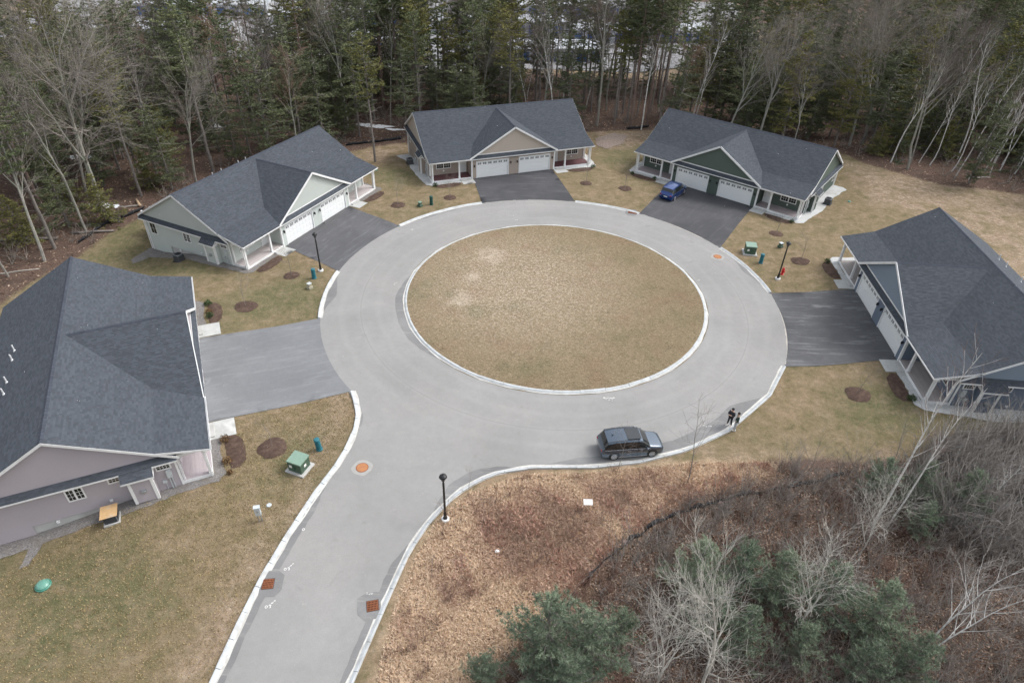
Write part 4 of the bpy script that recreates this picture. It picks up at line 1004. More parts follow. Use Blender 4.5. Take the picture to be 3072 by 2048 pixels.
class TreeKind:
    """meshes of one tree, shared between its copies"""
    def __init__(s, parts): s.parts = parts
def plant(kind, name, x, y, sc_=1.0, rz=None, label=None, cat='tree', group=None, tilt=(0, 0), dz=0):
    o = empty(name, (x, y, Tz(x, y) + dz), rnd.random() * 6.28 if rz is None else rz, label, cat, group)
    o.rotation_euler[0] = tilt[0]; o.rotation_euler[1] = tilt[1]
    o.scale = (sc_, sc_, sc_) if not hasattr(sc_, '__len__') else sc_
    for pn, me in kind.parts:
        c = bpy.data.objects.new(pn, me); col.objects.link(c); c.parent = o
    return o
def bare_kind(seed, H, r0, bark, twig, **kw):
    g = np.random.default_rng(seed); S = segs_bare(H, r0, g, **kw)
    big = [s for s in S if s[4] <= 1]; small = [s for s in S if s[4] > 1]
    me1 = np_mesh('trunk', prisms(big, 6), 4, bark, obj=False); me2 = np_mesh('crown', prisms(small, 3), 4, twig, obj=False)
    return TreeKind([('trunk', me1), ('crown', me2)])
BARE = [bare_kind(1, 19, .25, BARKD, TWIG, kids=(11, 7, 5, 3), first=.3, levels=4, spread=.5), bare_kind(2, 17, .20, BARKD, TWIG, kids=(10, 7, 5, 2), first=.38, levels=4, spread=.42),
        bare_kind(3, 20, .22, BARKD, TWIGD, kids=(11, 7, 5, 3), first=.4, spread=.5, levels=4), bare_kind(4, 16, .14, BARKD, TWIGD, kids=(11, 6, 4, 2), first=.45, spread=.4, levels=4, lens=(.32, .5, .55, .6)),
        bare_kind(5, 17, .15, BARKD, TWIGR, kids=(12, 6, 5, 2), first=.45, spread=.4, levels=4, lens=(.34, .5, .55, .6)), bare_kind(6, 18, .13, BARKD, TWIG, kids=(9, 5, 4, 2), first=.55, spread=.45, levels=3, lens=(.26, .5, .55, .6))]
BIG = bare_kind(23, 21, .36, BARKD, TWIG, kids=(10, 9, 7, 5), first=.26, levels=4, spread=.48, lens=(.62, .5, .5, .5), wand=.08)
BIRCHK = [bare_kind(31, 17, .12, BIRCH, TWIG, kids=(12, 6, 4, 2), first=.42, spread=.4, lens=(.24, .5, .5, .5), up=.12, thin=.009, levels=3), bare_kind(32, 15, .10, BIRCH, TWIG, kids=(11, 6, 4, 2), first=.45, spread=.36, lens=(.25, .5, .5, .5), levels=3, thin=.009, wand=.07)]
PALE = bare_kind(41, 12, .12, PALEBARK, PALEBARK, kids=(15, 9, 6, 3), first=.2, spread=.40, lens=(.40, .45, .5, .5), wand=.08, levels=3, thin=.0085, up=.12)
PALE2 = bare_kind(42, 8.5, .07, PALEBARK, PALEBARK, kids=(13, 8, 5, 3), first=.2, spread=.6, lens=(.42, .5, .5, .5), wand=.1, levels=3, thin=.0075)
THINB = [bare_kind(43, 17, .085, BIRCH, TWIGR, kids=(16, 5, 3, 2), first=.45, spread=.4, lens=(.16, .45, .5, .5), levels=2, thin=.009, wand=.035), bare_kind(44, 11.5, .075, BIRCH, PALET, kids=(14, 6, 4, 2), first=.3, spread=.55, lens=(.28, .5, .5, .5), levels=3, thin=.008, wand=.06)]
SAPL = [bare_kind(51, 5.5, .035, TWIG, TWIG, kids=(9, 5, 3, 2), first=.4, spread=.55, lens=(.42, .5, .5, .5), levels=2, thin=.006), bare_kind(52, 3.2, .03, TWIG, TWIG, kids=(9, 5, 3, 2), first=.35, spread=.6, lens=(.5, .5, .5, .5), levels=2, thin=.006)]

# ------------------------------------------------------------------ conifers
def needles(c, dirs, size, g, k=7, flat=.6, elong=6):
    """k needle bundles radiating at every point c"""
    n = len(c); C = np.repeat(c, k, 0); D = np.repeat(dirs, k, 0)
    a = D + g.normal(size=(n * k, 3)) * np.array([.75, .75, .75 * flat]); a /= np.linalg.norm(a, axis=1, keepdims=True)
    b = np.cross(a, g.normal(size=(n * k, 3))); b /= np.linalg.norm(b, axis=1, keepdims=True) + 1e-9
    s = size * (.6 + .7 * g.random((n * k, 1)))
    return np.stack([C - b * s / elong, C + b * s / elong, C + a * s], 1)
def conifer(seed, H, r0, base, spread, bark, leaf, nb, droop=-.1, size=.42, k=7, dens=5, shape='cone', flat=.4, dead=0, gap=.12, elong=3.2, irregular=.35):
    g = np.random.default_rng(seed); S = []; C = []; D = []; TN = []
    n = 12; pts = [Vector((0, 0, -.3))]; lean = Vector((g.normal() * .012, g.normal() * .012, 0))
    for i in range(1, n + 1): pts.append(Vector((0, 0, H * i / n)) + lean * H * (i / n) ** 2 + Vector((g.normal() * .03, g.normal() * .03, 0)))
    for i in range(n):
        S.append((pts[i], pts[i + 1], r0 * (1 - .93 * i / n) + .01, r0 * (1 - .93 * (i + 1) / n) + .01, 0))
    def tp(h): f = max(0, min(.9999, h / H)) * n; i = int(f); return pts[i].lerp(pts[i + 1], f - i)
    for i in range(nb):
        f = (i + g.random()) / nb; h = H * (base + (1 - base) * f)
        if shape == 'cone': L = spread * (1 - f) ** .8 + .25
        elif shape == 'round': L = spread * (sin(pi * min(1, .12 + f * .88)) ** .6) * .95 + .2
        else: L = spread * (.55 + .45 * sin(pi * (f * .8 + .2)))
        L *= 1 - irregular + 2 * irregular * g.random()
        if g.random() < gap: continue
        az = g.random() * 2 * pi; el = droop + g.normal() * .12 + (.35 * f if shape != 'cone' else .15 * f)
        d = Vector((cos(az) * cos(el), sin(az) * cos(el), sin(el))); p = tp(h); q0 = p; m_ = 4; bt = g.random()
        for j in range(m_):
            d2 = (d + Vector((0, 0, .10 * (j - 1.2) * (1 if droop > -.2 else -.3)))).normalized(); q = q0 + d2 * (L / m_)
            S.append((q0, q, .05 * L / 3 * (1 - j / m_) + .012, .05 * L / 3 * (1 - (j + 1) / m_) + .01, 1))
            if j >= 0:
                cnt = max(1, int(dens * L / m_ * (1.3 if j else .6)))
                for _ in range(cnt):
                    t = g.random(); off = Vector((-d2.y, d2.x, 0)) * g.normal() * L * .13 * (1.15 - .2 * j); c = q0.lerp(q, t) + off + Vector((0, 0, g.normal() * .08 - abs(off.length) * .1 + .05))
                    C.append(tuple(c)); D.append(tuple((d2 + off.normalized() * .5 if off.length > 0 else d2))); TN.append(.25 + .5 * bt + .2 * g.random())
            q0 = q
    for i in range(dead):
        h = H * (.12 + (base - .1) * g.random()); az = g.random() * 2 * pi; L = (.8 + 2.4 * g.random()) * (.5 + h / H); d = Vector((cos(az), sin(az), .05 + .25 * g.random())); p = tp(h)
        S.append((p, p + d * L * .6, .035, .022, 1)); S.append((p + d * L * .6, p + d * L * .6 + (d + Vector((0, 0, -.35 + .5 * g.random()))) * L * .4, .022, .010, 1))
    C = np.array(C); D = np.array(D); D /= np.linalg.norm(D, axis=1, keepdims=True)
    tr = np_mesh('trunk', prisms([s for s in S if s[4] == 0], 8), 4, bark, obj=False)
    br = np_mesh('branches', prisms([s for s in S if s[4] == 1], 3), 4, bark, obj=False)
    V = needles(C, D, size, g, k, flat, elong); tone = np.clip(np.repeat(np.array(TN), k) + g.normal(size=len(V)) * .12, 0, 1)
    cr = np_mesh('crown', V, 3, leaf, tone=tone, obj=False)
    return TreeKind([('trunk', tr), ('branches', br), ('crown', cr)])
PINE = [conifer(61, 23, .25, .60, 3.0, BARKP, PINEF, 60, droop=.05, shape='round', dead=46, dens=7, k=9, size=.34, elong=5),
        conifer(62, 21, .21, .52, 2.7, BARKP, OLIVEF, 60, droop=.0, shape='round', dead=40, dens=7, k=9, size=.34, elong=5),
        conifer(63, 25, .28, .66, 3.3, BARKR, PINEF, 50, droop=.1, shape='flat', dead=60, dens=7, k=9, size=.36, elong=5),
        conifer(64, 22, .22, .45, 2.8, BARKP, PINEF, 70, droop=-.02, shape='round', dead=30, dens=6, k=9, size=.34, elong=5)]
DEADP = conifer(65, 24, .27, .80, 2.4, BARKR, OLIVEF, 26, droop=.1, shape='flat', dead=110, dens=4, k=6)
HEM = [conifer(71, 17, .20, .10, 3.4, BARKP, HEMF, 120, droop=-.16, dens=8, size=.30, k=8, elong=5, gap=.25, irregular=.5, shape='round', dead=14),
       conifer(72, 13, .16, .06, 3.0, BARKP, HEMF, 100, droop=-.12, dens=8, size=.30, k=8, elong=5, gap=.22, irregular=.5),
       conifer(73, 19, .22, .22, 3.4, BARKP, HEMF, 120, droop=-.14, dens=8, size=.30, k=8, elong=5, gap=.3, irregular=.5, shape='round', dead=24),
       conifer(74, 17, .20, .18, 3.0, BARKP, OLIVEF, 115, droop=-.06, dens=8, size=.30, k=8, elong=5, gap=.25, irregular=.5, shape='round', dead=20),
       conifer(75, 6.5, .09, .02, 2.4, BARKP, OLIVEF, 100, droop=-.12, dens=9, size=.24, k=8, elong=5, irregular=.4)]
YPINE = [conifer(81, 8.0, .11, .05, 3.0, BARKP, BLUEF, 105, droop=.34, dens=7.5, size=.31, k=15, elong=15, shape='cone', flat=1.0, irregular=.5, gap=.15),
         conifer(82, 7.4, .10, .05, 2.7, BARKP, BLUEF, 95, droop=.42, dens=7.5, size=.30, k=14, elong=14, shape='cone', flat=1.0, irregular=.5, gap=.18),
         conifer(83, 8.0, .11, .08, 2.8, BARKP, BLUEF, 100, droop=.32, dens=7, size=.30, k=14, elong=14, shape='cone', flat=1.0, irregular=.5, gap=.15)]

# ------------------------------------------------------------------ mulch rings with planted saplings
RS = .8
RINGS = [(565, 704, 1.45, 1.0, 'mulch ring with a white cap at its left edge, nearest the lavender house roof', 'young bare sapling in the mulch ring between lavender and sage houses', 3.8),
         (669, 633, 1.1, 1.0, 'dark mulch ring near the lamp post of the pale sage house', 'thin sapling with a yellow tag in front of the pale sage house', 3.6),
         (914, 471, 1.25, 1.0, 'mulch ring right of the sage house driveway', 'thin sapling right of the sage house driveway', 3.6),
         (1033, 454, 1.1, 1.0, 'faded mulch ring left of the beige house driveway', 'barely visible sapling left of the beige house driveway', 3.2),
         (1346, 421, 1.1, 1.0, 'stone-edged mulch ring right of the beige house driveway', 'thin sapling right of the beige house driveway', 3.8),
         (1436, 433, 1.25, 1.0, 'mulch ring between the beige and dark green houses', 'thin sapling left of the dark green house driveway', 3.6),
         (1783, 537, 1.15, 1.0, 'mulch ring below the right porch of the dark green house', 'thin sapling below the right porch of the dark green house', 3.6),
         (1838, 600, 1.3, 1.0, 'mulch ring right of the lamp post with the hydrant', 'wispy sapling right of the lamp post with the hydrant', 3.8),
         (1970, 906, 1.35, 1.0, 'mulch ring with pale straw, below the slate house driveway', 'young dark-twigged tree below the slate house driveway', 3.4),
         (626, 1028, 1.45, 1.0, 'mulch ring between lavender driveway and green transformer box', 'crooked grey-barked young tree below the lavender house driveway', 3.2)]
for i, (px, py, r, _, l1, l2, H) in enumerate(RINGS):
    x, y = at(px, py); n = 26; r *= RS
    sheet('mulch_ring', [(x + r * (1 + .06 * sin(3 * t + i)) * cos(t), y + r * (1 + .05 * cos(2 * t + i)) * sin(t)) for t in np.linspace(0, 2 * pi, n, endpoint=False)], MULCH, .034, step=.28, edge=.22, dome=.10, jit=.07, label=l1, cat='mulch ring', group='mulch rings round the young trees')
    kd = SAPL[1] if i not in (9,) else SAPL[1]
    plant(kd, 'sapling', x, y, H / 3.2, None, l2, 'sapling', 'young trees in mulch rings', dz=.12)

# ------------------------------------------------------------------ street lamps
def lamp():
    r = empty('street_lamp')
    MB().lathe([(.30, -.2), (.30, .16), (.27, .20)], 20).build('base', mat('white_concrete', (.74, .75, .75), .7, var=.08), r)
    MB().lathe([(.17, .2), (.17, .28), (.12, .34), (.115, .75), (.085, .85), (.08, 4.1), (.055, 4.12), (.06, 4.3), (.10, 4.34)], 14).build('post', BLACK, r)
    h = MB(); h.lathe([(.13, 4.34), (.15, 4.40), (.10, 4.42)], 16)
    hh = h.build('lantern', BLACK, r)
    MB().lathe([(.12, 4.42), (.20, 4.60), (.21, 4.68)], 16).build('globe', mat('lamp_glass', (.10, .11, .12), .15), hh)
    MB().lathe([(.27, 4.66), (.29, 4.70), (.25, 4.80), (.15, 4.88), (.05, 4.91), (.03, 4.97)], 18).build('hood', BLACK, hh)
    for k in range(4):
        a = k * pi / 2; MB().bar((cos(a) * .13, sin(a) * .13, 4.4), (cos(a) * .23, sin(a) * .23, 4.7), .02).build('rib', BLACK, hh)
    return r
lp = lamp()
for i, (px, py, lab) in enumerate([(1023, 1193, 'black street lamp on a white base beside the entry road'), (737, 622, 'black street lamp in front of the pale sage house driveway'), (1786, 641, 'black street lamp standing beside the red hydrant')]):
    o = lp if i == 0 else copy_tree(lp); x, y = at(px, py); o.location = (x, y, Tz(x, y)); tag(o, lab, 'street lamp', 'street lamps round the circle')

# ------------------------------------------------------------------ utility boxes
def transformer(px, py, rz, lab):
    x, y = at(px, py); r = empty('transformer_box', (x, y, Tz(x, y)), rz, lab, 'utility box', 'green transformer boxes')
    MB().bevbox(-.85, .85, -.8, .8, -.15, .14, .03).build('concrete_pad', CONC, r)
    MB().bevbox(-.62, .62, -.58, .58, .14, 1.1, .02).build('body', GREENBOX, r)
    b = MB(); b.add([(-.66, -.62, 1.1), (.66, -.62, 1.1), (.66, .62, 1.1), (-.66, .62, 1.1), (-.64, -.60, 1.17), (.64, -.60, 1.17), (.64, .60, 1.24), (-.64, .60, 1.24)], [(0, 3, 2, 1), (4, 5, 6, 7), (0, 1, 5, 4), (1, 2, 6, 5), (2, 3, 7, 6), (3, 0, 4, 7)]); b.build('lid', GREENTOP, r)
    b = MB(); b.box(-.01, .01, -.60, -.58, .2, 1.05); b.box(.06, .12, -.63, -.58, .55, .75); b.build('door_seam', DKGREEN, r)
    MB().box(-.45, -.2, -.60, -.582, .55, .8).build('warning_label', PAINTW, r); MB().box(.622, .635, -.15, .1, .5, .75).build('warning_label', PAINTW, r)
transformer(689, 1075, radians(-20), 'green transformer box on a concrete pad beside the left kerb')
transformer(1721, 581, radians(-8), 'green transformer box on a concrete pad by the dark green house driveway')
def pedestal(px, py, m_, lab, h=1.25, r0=.23, tilt=0):
    x, y = at(px, py); r = empty('utility_pedestal', (x, y, Tz(x, y)), rnd.random(), lab, 'utility pedestal', 'ribbed utility pedestals'); r.rotation_euler[1] = tilt
    pr = [(r0 + .04, -.1), (r0 + .04, .1)]
    for i in range(8): z = .12 + i * (h - .3) / 8; pr += [(r0, z), (r0, z + .06), (r0 - .03, z + .065), (r0 - .03, z + .1)]
    MB().lathe(pr, 16).build('body', m_, r); MB().lathe([(r0 + .01, h - .17), (r0 + .01, h - .04), (r0 - .03, h), (.05, h + .02)], 16).build('cap', m_, r)
pedestal(734, 1032, TEAL, 'teal ribbed utility pedestal nearest the green box on the left lawn', tilt=-.06)
pedestal(722, 639, TEAL, 'teal utility pedestal beside the lamp post of the pale sage house')
pedestal(991, 470, DKGREEN, 'dark green utility pedestal left of the beige house driveway')
pedestal(1747, 604, TEAL, 'teal utility pedestal between the right green box and the lamp post')
def handbox(px, py, lab, m1, m2):
    x, y = at(px, py); r = empty('telecom_box', (x, y, Tz(x, y)), rnd.random(), lab, 'utility box', 'small telecom boxes')
    MB().bevbox(-.28, .28, -.28, .28, -.1, .3, .04).build('body', m1, r); MB().bevbox(-.2, .2, -.2, .2, .3, .62, .04).build('hood', m1, r); MB().box(-.22, .22, -.22, .22, .62, .66).build('lid', m2, r)
BEIGEP = mat('beige_plastic', (.36, .34, .26), .6); 
handbox(712, 662, 'small beige telecom box below the teal pedestal on the left lawn', BEIGEP, GALV)
handbox(965, 474, 'small green telecom box left of the dark green pedestal', GREENBOX, GREENTOP)
handbox(1792, 568, 'small grey-green telecom box left of the right lamp head', GREENBOX, GALV)
# meter post
x, y = at(599, 1196); r = empty('meter_pedestal', (x, y, Tz(x, y)), radians(15), 'tall light grey meter pedestal on the lower left lawn', 'meter pedestal')
MB().bevbox(-.2, .2, -.13, .13, .75, 1.55, .02).build('cabinet', GALV, r); MB().box(-.23, .23, -.16, .16, 1.55, 1.6).build('cap', GALV, r)
for s in (-.1, .1): MB().tube([(s, 0, -.1), (s, 0, .76)], .045, 8).build('conduit', STEEL, r)
MB().box(-.05, .05, -.16, -.13, 1.1, 1.3).build('latch', STEEL, r)
x, y = at(618, 1160); tag(MB().lathe([(.19, -.02), (.19, .05), (.15, .07)], 16).build('well_cap', GALV), 'round grey cap in the grass beside the meter pedestal', 'cap').location = (x, y, Tz(x, y))
# green irrigation lids
for px, py, s, lab in [(100, 1345, 1.0, 'large green plastic tank lid in the lower left lawn'), (864, 391, .42, 'small green lid behind the beige house mulch ring'), (1950, 463, .45, 'small teal lid in the lawn right of the dark green house')]:
    x, y = at(px, py); r = empty('tank_lid', (x, y, Tz(x, y)), .4, lab, 'tank lid', 'green tank lids'); r.scale = (s, s, s)
    MB().lathe([(.50, -.1), (.50, .10), (.44, .14)], 18).build('rim', mat('green_plastic', (.05, .20, .15), .4, var=.25), r)
    m_ = MB(); m_.lathe([(.40, .14), (.41, .20), (.30, .30), (.14, .34), (.05, .35)], 18)
    for k in range(6): m_.bar((cos(k) * .1, sin(k) * .1, .34), (cos(k * pi / 3) * .38, sin(k * pi / 3) * .38, .24), .04)
    m_.build('dome', mat('pale_green_plastic2', (.13, .30, .24), .35, var=.25), r)
# hydrant
x, y = at(1796, 630); r = empty('fire_hydrant', (x, y, Tz(x, y)), .5, 'red fire hydrant beside the right lamp post', 'hydrant')
MB().lathe([(.20, -.1), (.20, .06), (.15, .08), (.13, .12), (.12, .62), (.16, .64), (.16, .70)], 14).build('barrel', RED, r)
MB().lathe([(.15, .70), (.14, .80), (.08, .88), (.03, .90), (.03, .97)], 12).build('bonnet', RED, r)
for a in (0, pi): MB().tube([(cos(a) * .1, sin(a) * .1, .5), (cos(a) * .24, sin(a) * .24, .5)], .065, 8).build('outlet', RED, r)
MB().tube([(0, -.1, .45), (0, -.27, .45)], .09, 10).build('outlet', RED, r)
# manholes, basins
APRON = mat('weathered_concrete', (.33, .325, .31), .9, var=.15, dirt=(.32, .30, .28))
def manhole(px, py, r0, lab):
    x, y = at(px, py); z = Tz(x, y)
    sheet('manhole_apron', [(x + 0.82 * cos(t + .3) * (1 + .05 * cos(4 * t) + .02 * sin(7 * t)), y + 0.82 * sin(t + .3) * (1 + .05 * cos(4 * t) + .02 * sin(7 * t))) for t in np.linspace(0, 2 * pi, 28, endpoint=False)], APRON, .036, step=.5, edge=.3, kind='structure')
    r = empty('manhole', (x, y, z), 0, lab, 'manhole', 'orange manhole covers in the road')
    MB().lathe([(r0 + .06, .03), (r0 + .06, .046), (r0 + .01, .046)], 26).build('frame', RUST, r)
    c = MB(); c.lathe([(r0, .03), (r0, .052), (r0 - .03, .054)], 26)
    for i in range(-3, 4):
        h = sqrt(max(0, (r0 * .85) ** 2 - (i * .13) ** 2)); c.box(i * .13 - .025, i * .13 + .025, -h, h, .05, .058)
    c.build('cover', MANHOLE, r)
manhole(832, 1074, .44, 'orange manhole cover where the entry road meets the circle'); manhole(1648, 590, .44, 'orange manhole cover by the dark green house driveway')
def basin(px, py, rz, lab, w_=.66, h_=.66):
    x, y = at(px, py); z = Tz(x, y); r = empty('catch_basin', (x, y, z), rz, lab, 'storm drain', 'rusty storm drain grates at the kerb')
    MB().box(-w_ / 2 - .08, w_ / 2 + .08, -h_ / 2 - .08, h_ / 2 + .08, .0, .043).build('frame', mat('drain_frame', (.09, .06, .05), .9), r)
    MB().box(-w_ / 2, w_ / 2, -h_ / 2, h_ / 2, .043, .045).build('pit_shade', mat('pit_shade_black', (.006, .005, .005), 1), r)  # flat black plate standing in for the shade below the grate
    g = MB()
    for i in range(8): q = -w_ / 2 + w_ * i / 7; g.box(q - .022, q + .022, -h_ / 2, h_ / 2, .046, .075)
    for i in range(5): q = -h_ / 2 + h_ * i / 4; g.box(-w_ / 2, w_ / 2, q - .02, q + .02, .045, .072)
    g.build('grate', RUST, r)
    c, s = cos(rz), sin(rz)
    sheet('basin_patch', [(x + c * u - s * v, y + s * u + c * v) for u, v in ((-.5, -.95), (.6, -1.0), (.95, -.5), (1.0, .6), (.5, 1.0), (-.5, .95))] if px < 800 else [(x + c * u - s * v, y + s * u + c * v) for u, v in ((.5, -.95), (-.6, -1.0), (-1.0, -.4), (-.95, .7), (-.4, 1.0), (.5, .95))], PATCHM, .0425, step=.6, edge=.4, jit=.04, kind='structure')
basin(616, 1341, radians(8), 'rusty storm drain at the left kerb of the entry road'); basin(856, 1391, radians(14), 'rusty storm drain at the right kerb of the entry road'); basin(1453, 489, radians(-10), 'rusty storm drain at the kerb left of the dark green house driveway', 1.1, .55)
# painted survey marks on the asphalt
def marks(px, py, rz, kind, lab, s=1.0):
    x, y = at(px, py); m_ = MB(); g = random.Random(int(px)); z = .047
    def stroke(pts, w_=.035):
        for a, b in zip(pts[:-1], pts[1:]):
            a = Vector((a[0], a[1], 0)); b = Vector((b[0], b[1], 0)); d = (b - a); n = Vector((-d.y, d.x, 0)).normalized() * w_; m_.add([a + n, b + n, b - n, a - n], [(0, 1, 2, 3)])
    if kind == 'o': stroke([(.14 * cos(t), .18 * sin(t)) for t in np.linspace(0, 6.3, 12)])
    elif kind == 'om':
        stroke([(.14 * cos(t) - .4, .16 * sin(t) - .1) for t in np.linspace(0, 6.3, 12)])
        stroke([(-.05, -.35), (.1, -.3), (.02, -.15), (.14, -.05), (.05, .05)]); stroke([(.15, .12), (.25, .3), (.3, .15), (.4, .35)]); stroke([(.45, .4), (.6, .5), (.62, .38)]); stroke([(-.1, -.05), (-.02, .1), (.05, -.02)])
    else:
        for i in range(9):
            cx, cy = g.uniform(-.75, .75), g.uniform(-.35, .35); stroke([(cx + g.uniform(-.16, .16), cy + g.uniform(-.14, .14)) for _ in range(4)], .022)
        if kind == 'arrow': stroke([(-.9, .25), (.9, .3)]); stroke([(-.9, .25), (-.65, .4)]); stroke([(-.9, .25), (-.65, .12)]); stroke([(.9, .3), (.65, .42)])
    o = m_.build('painted_mark', PAINTW, fix=False); o.location = (x, y, Tz(x, y) + z); o.rotation_euler[2] = rz; o.scale = (s * .55, s * .55, 1); tag(o, lab, 'road marking', 'white survey marks sprayed on the road')
marks(697, 1216, 0, 'o', 'small white ring sprayed on the entry road near the left kerb'); marks(663, 1304, .3, 'om', 'white sprayed survey marks just above the left storm drain'); marks(620, 1390, .3, 'om', 'white sprayed survey marks just below the left storm drain')
marks(1399, 917, 0, 'arrow', 'white sprayed arrow marks below the island kerb', 1.1); marks(908, 652, 1.2, 'x', 'white sprayed marks left of the island', .7); marks(1624, 978, -.4, 'x', 'white sprayed marks on the road left of the two people', 1.0); marks(947, 528, .5, 'x', 'faint white marks by the kerb right of the sage driveway', .6)
marks(1604, 645, .8, 'x', 'faint white marks right of the island', .6); marks(1186, 671 - 165, 0, 'x', 'faint white marks above the island kerb', .6); marks(850, 1362, .3, 'x', 'faint white marks above the right storm drain', .6)

# ------------------------------------------------------------------ condensers
def condenser(lab, x, y, z, rz, ply=False):
    r = empty('air_conditioner', (x, y, z), rz, lab, 'air conditioner', 'outdoor condenser units')
    MB().bevbox(-.55, .55, -.55, .55, -.12, .08, .02).build('pad', CONC if ply else DARKG, r)
    MB().bevbox(-.44, .44, -.44, .44, .08, .86, .06).build('cabinet', HVAC, r)
    s = MB()
    for i in range(12):
        z_ = .16 + i * .055
        for (a, b, c, d) in ((-.40, .40, -.455, -.44), (-.40, .40, .44, .455), (-.455, -.44, -.40, .40), (.44, .455, -.40, .40)): s.box(a, b, c, d, z_, z_ + .02)
    s.build('louvre', DARKG, r)
    if ply: MB().box(-.62, .62, -.56, .56, .88, .91).build('plywood_cover', PLY, r)
    else:
        MB().lathe([(.34, .861), (.34, .872)], 20).build('fan_opening', DARKG, r)
        f = MB()
        for i in range(8): a = i * pi / 4; f.bar((0, 0, .885), (cos(a) * .36, sin(a) * .36, .885), .018)
        for q in (.12, .24, .35): f.tube([(q * cos(t), q * sin(t), .885) for t in np.linspace(0, 6.283, 17)], .008, 4)
        f.build('fan_guard', BLACK, r)
def place_cond(k, u, v, lab, ply=False):
    x, y = hw(k, u, v); condenser(lab, x, y, Tz(x, y) + .03, radians(HOUSES[k][2]), ply)
place_cond('lavender', -13.95, 7.1, 'air conditioner under a plywood sheet at the lavender-grey house wall', True)
place_cond('sage', -14.2, 9.3, 'grey air conditioner at the end wall of the pale sage house')
place_cond('beige', -14.1, 8.2, 'dark air conditioner left of the beige house')
place_cond('green', 14.2, 8.2, 'dark air conditioner right of the dark green house')

